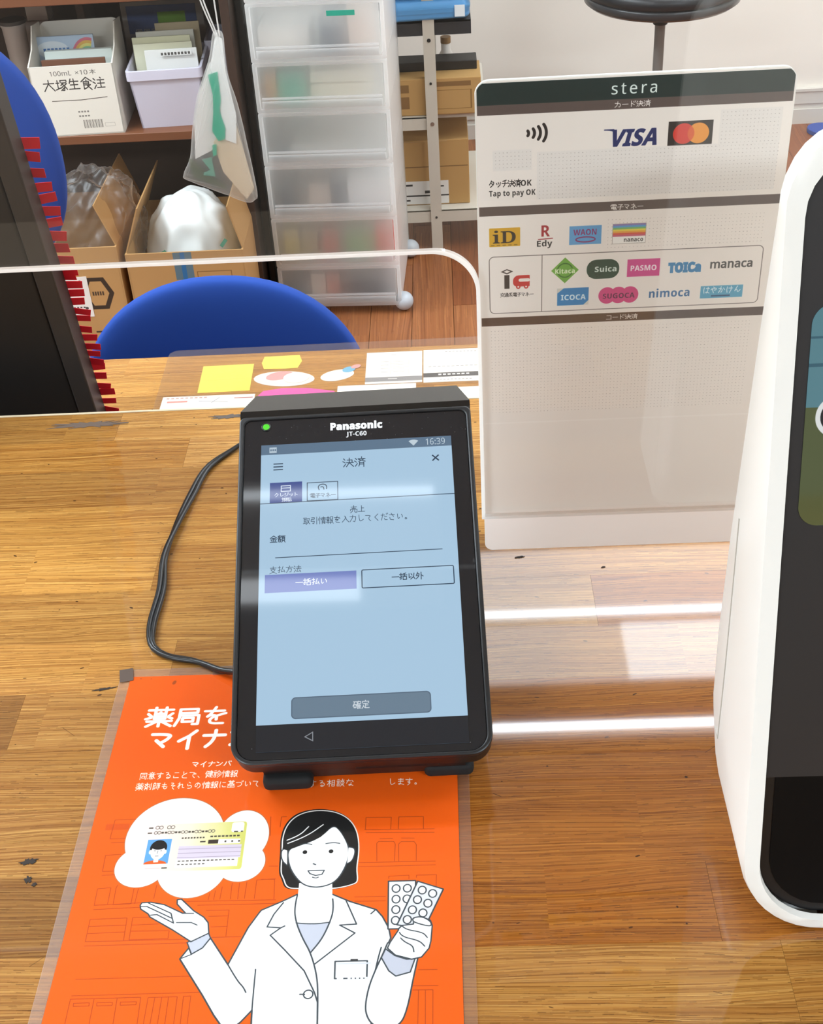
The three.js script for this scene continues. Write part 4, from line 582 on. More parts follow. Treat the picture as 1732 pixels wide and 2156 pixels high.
// ---------------------------------------------------------------- monitor seen from behind, red index tabs along its edge
{
  const m = thing('computer_monitor', 'black computer monitor seen from behind with red tabs along one edge', 'monitor', [-0.6, D0, -1.06]);
  const tilt = new THREE.Matrix4().makeRotationX(0.198).setPosition(0, 0.06, 0.008), T = (g) => g.applyMatrix4(tilt);
  const black = mat('#0f0e0e', 0.6), frame = mat('#2c2928', 0.5), red = mat('#d8162c', 0.55);
  mesh('back_cover', T(rbox(0.5, 0.44, 0.02, 0.004).translate(0, 0.22, 0)), black, m);
  mesh('vent_panel', T(rbox(0.3, 0.2, 0.012, 0.004).translate(-0.06, 0.16, 0.014)), mat('#0d0c0c', 0.5), m);
  mesh('edge_frame', T(rbox(0.017, 0.446, 0.026, 0.002).translate(0.2585, 0.22, 0)), frame, m);
  mesh('stand', flat([bx(-0.03, 0.03, 0.004, 0.16, 0.02, 0.036), bx(-0.12, 0.12, 0.0002, 0.008, -0.07, 0.05)]), black, m);
  const ys = [1.126, 1.115, 1.1, 1.086, 1.075, 1.064, 1.052, 1.04, 1.028, 1.016, 1.005, 0.999, 0.99, 0.981, 0.972, 0.962, 0.954, 0.942, 0.932, 0.922, 0.914, 0.905, 0.897, 0.887, 0.875, 0.867, 0.856, 0.846];
  const shape = new THREE.Shape([[0, -0.004], [0.0125, -0.0048], [0.0135, 0.0034], [0, 0.0046]].map((p) => new THREE.Vector2(...p))), tabG = new THREE.ExtrudeGeometry(shape, { depth: 0.0004, bevelEnabled: false });
  for (const yy of ys) { const s = yy > 1.0 ? rr(0.95, 1.2) : rr(0.72, 0.95); const q = mesh('index_tab', tabG, red, m); q.scale.set(rr(0.85, 1.15), s, 1); q.matrixAutoUpdate = true; q.position.copy(new THREE.Vector3(0.2655, (yy - D0 - 0.06) / 0.98 * 1.005, -0.0135).applyMatrix4(tilt)); q.rotation.set(0.198, rr(-0.25, 0.25), rr(-0.12, 0.12)); }
}
// ---------------------------------------------------------------- chairs
function chair(label, [x, z], turn, hTop, w, h) {
  const c = thing('office_chair', label, 'chair', [x, 0, z], turn, 'blue upholstered office chairs'), blue = mat('#17439a', 0.9), dark = mat('#17181a', 0.5), chrome = mat('#b9b9b9', 0.25, { metalness: 0.9 });
  const pad = (rx, ry, rz, p = 2.4, q = 1) => { const g = new THREE.SphereGeometry(1, 48, 32), P = g.attributes.position; for (let i = 0; i < P.count; i++) { let a = P.getX(i), b = P.getY(i), d = P.getZ(i); const r = Math.pow(Math.pow(Math.abs(a), p) + Math.pow(Math.abs(b), p), 1 / p) || 1, s = Math.hypot(a, b) / r; P.setXYZ(i, a * s * rx, b * s * ry, Math.sign(d) * Math.pow(Math.abs(d), 0.6) * rz - q * 0.03 * (a * a)); } g.computeVertexNormals(); return g; };
  mesh('backrest', pad(w / 2, h / 2, 0.03, 2.2, -1), blue, c, [0, hTop - h / 2, 0]);
  mesh('back_shell', pad(w / 2 - 0.012, h / 2 - 0.012, 0.028, 2.2, -1), dark, c, [0, hTop - h / 2, -0.016]);
  mesh('seat', pad(0.23, 0.22, 0.045, 3, 0).rotateX(Math.PI / 2), blue, c, [0, 0.44, 0.24]);
  mesh('back_bar', tube([[0, hTop - h * 0.5, -0.05], [0, 0.5, -0.07], [0, 0.39, -0.02], [0, 0.375, 0.2]], 0.016, 30), dark, c);
  mesh('gas_lift', cyl(0.022, 0.028, 0.3), chrome, c, [0, 0.235, 0.24]);
  for (let i = 0; i < 5; i++) { const a = i * Math.PI * 0.4 + 0.3, l = mesh('base_arm', bx(0, 0.22, 0.065, 0.09, -0.018, 0.018), dark, c, [0, 0, 0.24], [0, a, 0]); mesh('caster', new THREE.CylinderGeometry(0.027, 0.027, 0.04, 20).rotateX(Math.PI / 2), dark, l, [0.21, 0.028, 0]); }
  return c;
}
chair('blue office chair tucked at the desk, its rounded back above the desk edge', [-0.315, -1.58], 0, 0.722, 0.395, 0.34);
chair('blue office chair back rising behind the black monitor', [-0.79, -1.9], 0.06, 0.99, 0.425, 0.42);

// ---------------------------------------------------------------- shelf unit on the left
{
  const u = thing('shelf_unit', 'dark brown wooden shelf unit against the left side of the room', 'shelf', [-0.98, 0, -3.05]);
  const board = (y0, y1, m) => mesh('shelf_board', rbox(1.02, y1 - y0, 0.42, 0.002), m, u, [0, (y0 + y1) / 2, 0]);
  board(0.446, 0.466, cabWood[0]); board(0.748, 0.772, cabWood[0]); board(1.05, 1.07, cabWood[0]);
  for (const s of [-1, 1]) mesh('side_panel', rbox(0.02, 1.1, 0.42, 0.002), cabWood[1], u, [s * 0.52, 0.55, 0]);
  mesh('back_panel', rbox(1.04, 1.1, 0.008, 0.001), mat('#4d3a2e', 0.8), u, [0, 0.55, -0.214]);
  mesh('upright', rbox(0.02, 0.26, 0.1, 0.002), mat('#5a483c', 0.7), u, [0.13, 0.607, -0.155]);
}
const SH = 0.4662; // shelf top
{ // white carton cut open, booklets standing in it
  const cream = '#ece6da', c = canvas(512, 512), x = c.getContext('2d'); x.fillStyle = cream; x.fillRect(0, 0, 512, 512);
  x.fillStyle = '#4a4440'; latin(x, '100mL', 120, 255, 70, 46, '$px sans-serif', '#5c5650'); latin(x, '×10', 275, 355, 70, 46, '$px sans-serif', '#5c5650'); write(x, '本', 362, 32, 40, { color: '#5c5650', weight: 0.08 });
  write(x, '大塚生食注', 68, 88, 96, { color: '#37312e', weight: 0.085, pitch: 76, width: 72 });
  x.strokeStyle = '#4f4438'; x.lineWidth = 5; x.beginPath(); x.moveTo(105, 250); x.lineTo(280, 252); x.lineTo(445, 240); x.stroke();
  x.fillStyle = '#8a847c'; for (let i = 0; i < 4; i++) { x.fillRect(250 + i * 18, 332, 12, 12); x.fillRect(250 + i * 18, 364, 12, 12); } for (let i = 0; i < 20; i++) { x.fillStyle = '#6b645c'; x.fillRect(270 + i * 6, 400, i % 3 ? 2 : 4, 62); } x.strokeStyle = '#b3aca2'; x.lineWidth = 2; x.strokeRect(400, 430, 60, 26);
  const b = thing('white_carton', 'open cream carton with black lettering on the dark shelf', 'box', [-0.815, SH, -2.93], 0.04), w = 0.185, h = 0.155, d = 0.17, m = mat(cream, 0.7), fm = std({ map: tex(c), roughness: 0.7 });
  mesh('front', unitUV(ext(rshape(w, h, 0.001, -w / 2, 0), 0.003), -w / 2, 0, w, h), fm, b, [0, 0, d / 2 - 0.003]);
  const side = new THREE.Shape([[0, 0], [d, 0], [d, h + 0.05], [d * 0.6, h + 0.06], [d * 0.35, h + 0.02], [0, h]].map((p) => new THREE.Vector2(...p)));
  for (const s of [-1, 1]) mesh('side', new THREE.ExtrudeGeometry(side, { depth: 0.003, bevelEnabled: false }).rotateY(Math.PI / 2), m, b, [s * w / 2 - (s > 0 ? 0.003 : 0), 0, d / 2]);
  mesh('back', ext(rshape(w, h + 0.05, [0, 0, 0.02, 0.02], -w / 2, 0), 0.003), m, b, [0, 0, -d / 2]); mesh('bottom', bx(-w / 2, w / 2, 0, 0.003, -d / 2, d / 2), m, b);
  const bk = (name, label, W2, H2, D2, pos, rx, m2) => one(name, W2 && rbox(W2, H2, D2, 0.001), m2, label, 'booklet', pos, [rx, 0.04, 0]);
  const rc = canvas(256, 256), r = rc.getContext('2d'); r.fillStyle = '#b9cde2'; r.fillRect(0, 0, 256, 256); r.fillStyle = '#dfe8f0'; r.beginPath(); r.ellipse(70, 40, 70, 26, 0, 0, 7); r.fill(); ['#d8788a', '#e8b860', '#ede58a', '#8fc9a0', '#7fb4dc'].forEach((k, i) => { r.strokeStyle = k; r.lineWidth = 12; r.beginPath(); r.arc(225, 88, 74 - i * 9, Math.PI, Math.PI * 1.6); r.stroke(); }); r.fillStyle = '#4a78b4'; for (let i = 0; i < 7; i++) r.fillRect(30 + i * 17, 36, 12, 12);
  bk('booklet', 'pale blue booklet with a printed rainbow standing in the cream carton', 0.13, 0.18, 0.006, [-0.845, 0.562, -2.955], -0.08, [mat('#e8eef2', 0.6), mat('#e8eef2', 0.6), mat('#e8eef2', 0.6), mat('#e8eef2', 0.6), std({ map: tex(rc), roughness: 0.5 }), mat('#e8eef2', 0.6)][4]);
  bk('booklet', 'mint white booklet stack in the middle of the cream carton', 0.15, 0.158, 0.02, [-0.81, 0.55, -2.925], -0.12, mat('#dfeae4', 0.6));
  bk('booklet', 'brown covered booklet at the front of the cream carton', 0.14, 0.152, 0.008, [-0.815, 0.5455, -2.885], -0.1, mat('#7b4f38', 0.55));
}
{ // lilac bins with cards
  const lil = mat('#d9d6e6', 0.45), bin = (label, x, z, w, h, d, turn) => { const b = thing('plastic_bin', label, 'bin', [x, SH, z], turn, 'lilac plastic bins');
    const k = 0.86, wall = (a) => hull(a); const X = w / 2, Z = d / 2, t = 0.003;
    mesh('front', hull([[-X * k, 0, Z * k], [X * k, 0, Z * k], [-X, h, Z], [X, h, Z], [-X * k, 0, Z * k - t], [X * k, 0, Z * k - t], [-X, h, Z - t], [X, h, Z - t]]), lil, b);
    mesh('back', hull([[-X * k, 0, -Z * k], [X * k, 0, -Z * k], [-X, h, -Z], [X, h, -Z], [-X * k, 0, -Z * k + t], [X * k, 0, -Z * k + t], [-X, h, -Z + t], [X, h, -Z + t]]), lil, b);
    for (const s of [-1, 1]) mesh('side', hull([[s * X * k, 0, Z * k], [s * X, h, Z], [s * X * k, 0, -Z * k], [s * X, h, -Z], [s * (X * k - t), 0, Z * k], [s * (X - t), h, Z], [s * (X * k - t), 0, -Z * k], [s * (X - t), h, -Z]]), lil, b);
    mesh('bottom', bx(-X * k, X * k, 0, t, -Z * k, Z * k), lil, b);
    const r = rshape(w + 0.008, d + 0.008, 0.01); r.holes.push(rshape(w - 0.004, d - 0.004, 0.008)); mesh('rim', ext(r, 0.022, 0.001).rotateX(-Math.PI / 2), lil, b, [0, h - 0.02, 0]); return b; };
  bin('lilac plastic bin full of white cards on the dark shelf', -0.618, -2.95, 0.16, 0.13, 0.18, 0.05);
  bin('lilac plastic bin mostly hidden behind the hanging plastic bag', -0.519, -3.08, 0.05, 0.14, 0.12, 0.05);
  const card = (label, x, z, w, h, col, rx) => one('index_card', rbox(w, h, 0.005, 0.001), mat(col, 0.7), label, 'card', [x, SH + 0.012 + h / 2, z], [rx, 0.05, 0], 'cards in the lilac bin');
  card('white front card with a line of print in the lilac bin', -0.6, -2.9, 0.115, 0.15, '#f4f3ee', -0.05); card('cream folder second from the front in the lilac bin', -0.622, -2.93, 0.13, 0.155, '#efedd2', -0.08); card('pale yellow folder in the middle of the lilac bin', -0.63, -2.96, 0.13, 0.16, '#ece9c6', -0.1); card('off-white folder near the back of the lilac bin', -0.625, -2.985, 0.13, 0.165, '#efece0', -0.1); card('tan folder at the back of the lilac bin', -0.6, -3.01, 0.1, 0.175, '#c9b896', -0.1);
  const pr = canvas(256, 32), p = pr.getContext('2d'); p.fillStyle = '#f4f3ee'; p.fillRect(0, 0, 256, 32); p.fillStyle = '#55524e'; for (let i = 0; i < 9; i++) p.fillRect(10 + i * 27, 6, 18, 20);
  one('print_strip', box(0.07, 0.009, 0.0006), std({ map: tex(pr), roughness: 0.7 }), 'line of dark print stuck on the front white card', 'label', [-0.588, 0.6205, -2.8956], [-0.05, 0.05, 0]);
}
{ // box behind with a blue face
  const c = canvas(512, 300), x = c.getContext('2d'); x.fillStyle = '#3d4f78'; x.fillRect(0, 0, 512, 300); x.fillStyle = '#6f9a30'; x.fillRect(225, 55, 205, 100); x.fillStyle = '#6b6a74'; x.fillRect(0, 220, 512, 80); for (let i = 0; i < 7; i++) { x.fillStyle = '#8b8a90'; x.fillRect(50 + i * 58, 185, 46, 46); x.strokeStyle = '#4c4a50'; x.lineWidth = 4; x.strokeRect(58 + i * 58, 193, 30, 30); }
  const b = thing('medicine_box', 'blue faced box with a green square behind the lilac bin', 'box', [-0.645, SH, -3.14]);
  mesh('carton', rbox(0.19, 0.215, 0.09, 0.002), mat('#8a8078', 0.7), b, [0, 0.1075, 0]); mesh('printed_face', box(0.16, 0.085, 0.001), std({ map: tex(c), roughness: 0.5 }), b, [-0.002, 0.163, 0.0456]);
  one('file_board', rbox(0.014, 0.26, 0.06, 0.002), mat('#75695e', 0.7), 'grey brown file standing at the right end of the shelf', 'file', [-0.481, SH + 0.131, -3.2]);
  const cup = thing('white_cup', 'pale cylindrical cup at the far left of the dark shelf', 'cup', [-0.99, SH, -3.08]); mesh('body', new THREE.LatheGeometry([[0.001, 0], [0.022, 0], [0.027, 0.18], [0.029, 0.18], [0.029, 0.186], [0.025, 0.186], [0.02, 0.004], [0.001, 0.004]].map((q) => new THREE.Vector2(...q)), 28), mat('#b9aea4', 0.6), cup); mesh('lid', cyl(0.03, 0.03, 0.008), mat('#4a4440', 0.6), cup, [0, 0.19, 0]);
  one('small_carton', rbox(0.06, 0.17, 0.06, 0.002), mat('#b3a59a', 0.7), 'pale narrow carton behind the cream carton', 'box', [-0.955, SH + 0.0855, -3.17]);
  one('small_carton', rbox(0.05, 0.035, 0.05, 0.002), mat('#d3c9be', 0.7), 'white little box lying on top of the pale narrow carton', 'box', [-0.95, SH + 0.188, -3.17]);
  one('small_carton', rbox(0.07, 0.15, 0.04, 0.002), mat('#7d6a60', 0.7), 'brown grey carton half hidden behind the rainbow booklet', 'box', [-0.915, SH + 0.0755, -3.11]);
}
// ---------------------------------------------------------------- hanging plastic bag
{
  const b = thing('hanging_plastic_bag', 'clear plastic bag with green print hanging from strings beside the shelf', 'bag', [-0.475, 0.377, -2.64]);
  // outlines in metres from the group base, x right, y up
  const out = [[0.03, 0.362], [0.039, 0.35], [0.037, 0.28], [0.052, 0.192], [0.066, 0.03], [0.06, 0.006], [0.042, 0], [0, 0.02], [-0.077, 0.056], [-0.084, 0.07], [-0.065, 0.106], [-0.05, 0.17], [-0.03, 0.235], [0.005, 0.31], [0.018, 0.355]];
  const s = new THREE.Shape(); s.setFromPoints(new THREE.SplineCurve([...out, out[0]].map((p) => new THREE.Vector2(...p))).getPoints(80));
  const big = new THREE.ExtrudeGeometry(s, { depth: 0.001, steps: 1, bevelEnabled: true, bevelThickness: 0.01, bevelSize: 0.008, bevelOffset: -0.008, bevelSegments: 6, curveSegments: 6 }), P = big.attributes.position; for (let i = 0; i < P.count; i++) P.setZ(i, P.getZ(i) + 0.004 * perlin.noise(P.getX(i) * 70, P.getY(i) * 26, 3.3)); big.computeVertexNormals();
  mesh('film', big, pane('#fbfcfb', 0.5), b);
  const sheetOf = (pts, m, name, z) => { const q = new THREE.Shape(pts.map((p) => new THREE.Vector2(...p))); return mesh(name, ext(q, 0.0008), m, b, [0, 0, z]); };
  sheetOf([[-0.012, 0.135], [0.038, 0.19], [0.061, 0.03], [0.042, 0.006], [0.0, 0.07]], mat('#e3cfb4', 0.75), 'envelope', -0.001);
  sheetOf([[0.024, 0.355], [0.036, 0.345], [0.034, 0.28], [0.044, 0.19], [0.036, 0.13], [0.014, 0.14], [0.012, 0.25], [0.004, 0.29]], mat('#f6f8f7', 0.6), 'white_label', 0.0015);
  sheetOf([[-0.045, 0.18], [-0.025, 0.24], [0.004, 0.3], [0.014, 0.29], [0.012, 0.13], [-0.055, 0.1]], mat('#ebe9e6', 0.7), 'inner_sheet', -0.0022);
  const green = mat('#2fb592', 0.6); sheetOf([[-0.002, 0.276], [0.018, 0.281], [0.017, 0.225], [0.011, 0.2], [0.018, 0.165], [0.014, 0.142], [0.0, 0.138], [-0.01, 0.16], [-0.002, 0.2], [0.002, 0.235]], green, 'green_print', 0.0032); sheetOf([[-0.014, 0.13], [-0.005, 0.132], [-0.008, 0.108], [-0.016, 0.106]], green, 'green_print', 0.0032); sheetOf([[-0.04, 0.1], [-0.02, 0.104], [-0.017, 0.062], [-0.042, 0.066], [-0.04, 0.072], [-0.026, 0.076]], mat('#6da894', 0.6), 'green_print', 0.0032);
  sheetOf([[-0.07, 0.1], [-0.062, 0.1], [-0.03, 0.06], [0.0, 0.04], [0.0, 0.03], [-0.066, 0.062]], mat('#5a6450', 0.7), 'dark_leaflet', -0.003);
  const cord = mat('#e3e0dc', 0.5); for (const [a, c2] of [[0.024, 0.0], [0.028, 0.006], [0.032, 0.03]]) mesh('string', tube([[a, 0.35, 0.002], [c2, 0.44, 0.002], [c2 - 0.004, 0.56, 0], [0.012, 0.76, 0]], 0.0016, 20, 6), cord, b);
  mesh('hook', tube([[-0.01, 0.78, -0.18], [-0.01, 0.78, -0.02], [0.01, 0.775, 0], [0.014, 0.755, 0.004]], 0.003, 20, 6), mat('#9a9a9a', 0.3, { metalness: 0.9 }), b);
  mesh('hook_bar', rbox(0.03, 0.05, 0.012, 0.002), cabWood[1], b, [-0.01, 0.78, -0.183]);
}
// ---------------------------------------------------------------- cartons on the floor with plastic bags
{
  const kraft = mat('#b98d57', 0.8);
  const carton = (label, x0, x1, z0, z1, h, face, flaps) => { const b = thing('floor_carton', label, 'box', [(x0 + x1) / 2, 0, (z0 + z1) / 2], 0, 'brown cartons on the floor'), w = x1 - x0, d = z1 - z0;
    mesh('front', unitUV(ext(rshape(w, h, 0.001, -w / 2, 0.0005), 0.004), -w / 2, 0, w, h), face, b, [0, 0, d / 2 - 0.004]); mesh('back', bx(-w / 2, w / 2, 0.0005, h, -d / 2, -d / 2 + 0.004), kraft, b); for (const s of [-1, 1]) mesh('side', bx(s * w / 2 - 0.002, s * w / 2 + 0.002, 0.0005, h, -d / 2, d / 2), kraft, b); mesh('bottom', bx(-w / 2, w / 2, 0.0005, 0.004, -d / 2, d / 2), kraft, b);
    for (const [s, a, len] of flaps) mesh('flap', bx(0, len, -0.0015, 0.0015, -d / 2 + 0.01, d / 2 - 0.01), kraft, b, [s * w / 2, h, 0], [0, 0, s > 0 ? a : Math.PI - a]); return b; };
  const draw = (fn) => { const c = canvas(512, 512), x = c.getContext('2d'); x.fillStyle = '#b98d57'; x.fillRect(0, 0, 512, 512); fn(x); return std({ map: tex(c), roughness: 0.8 }); };
  carton('brown floor carton with a dark hexagon mark, left of the taped one', -1.06, -0.742, -2.98, -2.66, 0.278, draw((x) => { x.strokeStyle = '#3a2a1c'; x.lineWidth = 17; x.beginPath(); for (let i = 0; i < 7; i++) x.lineTo(415 + 52 * Math.cos(i * Math.PI / 3), 205 + 74 * Math.sin(i * Math.PI / 3)); x.closePath(); x.stroke(); x.fillStyle = '#4a3826'; x.fillRect(375, 66, 90, 12); write(x, 'ス'.replace('ス', 'マ'), 296, 116, 66, { color: '#4a3826', weight: 0.13 }); for (let i = 0; i < 4; i++) x.fillRect(284 + i * 22, 196, 14, 24); x.fillRect(380, 380, 100, 8); for (let i = 0; i < 5; i++) x.fillRect(396 + i * 9, 196, 6, 18); }), [[1, 1.9, 0.1], [-1, 1.7, 0.1]]);
  carton('brown floor carton closed with blue tape, white bag inside', -0.722, -0.462, -2.96, -2.66, 0.258, draw((x) => { x.fillStyle = '#5c7480'; x.fillRect(205, 0, 82, 132); x.fillStyle = '#2f6a9c'; x.fillRect(236, 0, 20, 132); x.strokeStyle = '#8a6336'; x.lineWidth = 4; x.strokeRect(302, 96, 150, 200); }), [[-1, 1.95, 0.11], [1, 1.8, 0.1]]);
  const lab = canvas(128, 256), x = lab.getContext('2d'); x.fillStyle = '#e8e2da'; x.fillRect(0, 0, 128, 256); x.fillStyle = '#4a4440'; for (const [a, b2] of [[92, 30], [100, 200], [20, 220], [24, 34]]) { x.beginPath(); x.arc(a, b2, 8, 0, 7); x.fill(); } for (let i = 0; i < 5; i++) x.fillRect(20 + i * 16, 190, 9, 9);
  one('shipping_label', box(0.06, 0.1, 0.0008), std({ map: tex(lab), roughness: 0.6 }), 'white label with dark dots on the hexagon carton, beside the red tabs', 'label', [-0.85, 0.16, -2.6592]);
  const crumple = (rx, ry, rz, amp, f, sd, flatB) => { const g = new THREE.SphereGeometry(1, 72, 48), P = g.attributes.position; for (let i = 0; i < P.count; i++) { const a = P.getX(i), b = P.getY(i), d = P.getZ(i), n = Math.abs(perlin.noise(a * f + sd, b * f, d * f)) * 2 + perlin.noise(a * f * 2.7, b * f * 2.7 + sd, d * f * 2.7) * 0.5, k = 1 - amp * n; P.setXYZ(i, a * rx * k, Math.max(b, flatB) * ry * k, d * rz * k); } g.computeVertexNormals(); return g; };
  one('plastic_liner', crumple(0.13, 0.2, 0.12, 0.13, 2.1, 1.3, -0.55), pane('#f2efec', 0.4), 'crumpled clear plastic liner rising from the hexagon carton', 'plastic bag', [-0.84, 0.225, -2.8], [0, 0, -0.45]);
  const wb = thing('white_bag', 'white crumpled plastic bag stuffed in the blue taped carton', 'bag', [-0.592, 0.14, -2.8], 0);
  mesh('film', crumple(0.118, 0.2, 0.115, 0.09, 1.5, 6.1, -0.6), mat('#e6e9e7', 0.5), wb, [0, 0.015, 0]);
  const gm = mat('#4a8a70', 0.6); for (const [a, b2, w, h, t] of [[0.085, 0.12, 0.02, 0.008, 0.9], [-0.06, 0.1, 0.028, 0.006, 0.5], [-0.05, 0.085, 0.024, 0.006, 0.5]]) mesh('green_mark', box(w, h, 0.001), gm, wb, [a, b2, 0.105], [-0.2, 0, t]);
}
// ---------------------------------------------------------------- dark gap between shelf and drawers
one('black_case', rbox(0.018, 0.95, 0.3, 0.004), mat('#0c0b0b', 0.5), 'tall thin black case between the shelf unit and the drawers', 'case', [-0.438, 0.4765, -3.05]);
// ---------------------------------------------------------------- drawer tower
{
  const t = thing('drawer_tower', 'tall translucent plastic drawer tower on casters beside the metal rack', 'drawers', [-0.262, 0, -2.99], -0.045);
  const W = 0.292, D = 0.33, shellM = pane('#fbfcfc', 0.6), frontM = pane('#fdfefe', 0.74), lip = pane('#fdfdfd', 0.9), ys = [0.022, 0.128, 0.251, 0.378, 0.5, 0.61, 0.735, 0.85];
  const inside = [];
  for (let k = 0; k + 1 < ys.length; k++) {
    const y0 = ys[k], y1 = ys[k + 1], h = y1 - y0;
    const ringS = rshape(W, h - 0.001, 0.004, -W / 2, y0); ringS.holes.push(rshape(W - 0.016, h - 0.016, 0.003, -W / 2 + 0.008, y0 + 0.008));
    const f = mesh('frame', ext(ringS, 0.014, 0.001), lip, t, [0, 0, D / 2 - 0.014]);
    for (const s of [-1, 1]) mesh('side_wall', bx(s * (W / 2 - 0.002) - 0.001, s * (W / 2 - 0.002) + 0.001, y0, y1 - 0.001, -D / 2, D / 2 - 0.014), shellM, f, [0, 0, -D / 2 + 0.014]);
    mesh('deck', bx(-W / 2 + 0.004, W / 2 - 0.004, y1 - 0.006, y1 - 0.003, -D / 2, D / 2 - 0.015), shellM, f, [0, 0, -D / 2 + 0.014]);
    const d = mesh('drawer', flat([bx(-W / 2 + 0.01, W / 2 - 0.01, y0 + 0.009, y1 - 0.0093, D / 2 - 0.006, D / 2 - 0.003), bx(-W / 2 + 0.01, W / 2 - 0.01, y0 + 0.009, y0 + 0.011, -D / 2 + 0.01, D / 2 - 0.004)]), frontM, t);
    mesh('grip', flat([bx(-W / 2 + 0.014, W / 2 - 0.014, y0 + 0.01, y0 + 0.026, D / 2 - 0.003, D / 2 + 0.004), bx(-W / 2 + 0.014, W / 2 - 0.014, y0 + 0.03, y0 + 0.0335, D / 2 - 0.003, D / 2 + 0.003)]), pane('#f4f4f4', 0.85), d);
  }
  mesh('tower_back', bx(-W / 2, W / 2, 0.022, 0.85, -D / 2 - 0.003, -D / 2), shellM, t);
  const gr = mat('#b7bcc2', 0.4); for (const [sx, sz] of [[1, 1], [1, -1], [-1, 1], [-1, -1]]) { const c = mesh('caster', new THREE.SphereGeometry(0.023, 24, 16), gr, t, [sx > 0 ? W / 2 + 0.004 : -W / 2 + 0.03, 0.0235, sz * (D / 2 - 0.02)]); mesh('axle', cyl(0.006, 0.006, 0.03, 10).rotateZ(Math.PI / 2), gr, c, [-sx * 0.018, 0.004, 0]); }
  t.updateMatrixWorld(true);
  const item = (k, x, w, h, d, col, label, lift = 0, depth = 0.03) => { const p = new THREE.Vector3(x, ys[k] + 0.0115 + lift + h / 2, D / 2 - depth - d / 2).applyMatrix4(t.matrixWorld); one('drawer_item', rbox(w, h, d, 0.003), mat(col, 0.6), label, 'box', p.toArray(), [0, -0.045, 0], 'things inside the translucent drawers'); };
  item(5, -0.075, 0.11, 0.055, 0.12, '#efe4dc', 'white pack on the left in the drawer with the green sticker'); item(5, 0.09, 0.05, 0.095, 0.08, '#f0d8cc', 'pink and white pack on the right in the drawer with the green sticker'); item(5, 0.03, 0.055, 0.07, 0.1, '#565f6e', 'dark pack in the middle of the drawer with the green sticker');
  item(4, -0.115, 0.025, 0.065, 0.1, '#d8934e', 'orange carton at the left end of the drawer with the green box'); item(4, -0.068, 0.06, 0.065, 0.1, '#4fae92', 'green carton inside the drawer under the green sticker'); item(4, 0.038, 0.13, 0.038, 0.12, '#ece2cc', 'lower cream carton beside the green carton'); item(4, 0.036, 0.125, 0.026, 0.12, '#efe6d2', 'upper cream carton beside the green carton', 0.042);
  item(3, -0.02, 0.13, 0.026, 0.1, '#d9d4ce', 'flat white tray in the nearly empty drawer'); item(3, -0.1, 0.04, 0.018, 0.08, '#6a6f78', 'low dark pack in the nearly empty drawer');
  item(2, -0.105, 0.03, 0.055, 0.06, '#4a545e', 'round dark pack at the left of the drawer with the white carton'); item(2, -0.03, 0.05, 0.06, 0.08, '#e2cfc2', 'pinkish pack in the drawer with the white carton'); item(2, 0.012, 0.03, 0.075, 0.06, '#56606c', 'dark upright pack in the drawer with the white carton'); item(2, 0.085, 0.1, 0.07, 0.1, '#ece9ea', 'large white carton at the right of the fifth drawer');
  item(1, -0.11, 0.035, 0.07, 0.08, '#d8c26a', 'yellow pack at the left of the drawer with red packs'); item(1, -0.065, 0.035, 0.065, 0.08, '#a89a70', 'olive pack second from the left beside the yellow pack'); item(1, -0.015, 0.035, 0.068, 0.08, '#cf6a5e', 'red pack in the middle of its drawer'); item(1, 0.055, 0.07, 0.07, 0.08, '#7fa674', 'green pack right of the middle red pack'); item(1, 0.115, 0.045, 0.082, 0.08, '#dc5a4a', 'red pack at the right end of its drawer');
  item(0, -0.055, 0.035, 0.06, 0.08, '#eadfd2', 'white pack in the lowest drawer'); item(0, -0.02, 0.03, 0.06, 0.08, '#dd8f7a', 'salmon pack in the lowest drawer'); item(0, -0.1, 0.045, 0.05, 0.08, '#6d7c86', 'grey pack at the left of the lowest drawer'); item(0, 0.075, 0.1, 0.06, 0.08, '#4a4c52', 'wide dark pack at the right of the lowest drawer');
  const sp = new THREE.Vector3(0.055, 0.708, D / 2 - 0.0024).applyMatrix4(t.matrixWorld); one('green_sticker', rbox(0.06, 0.011, 0.0008, 0.0003, 1), mat('#2aa88e', 0.5), 'small green name sticker on a translucent drawer front', 'sticker', sp.toArray(), [0, -0.045, 0]);
}
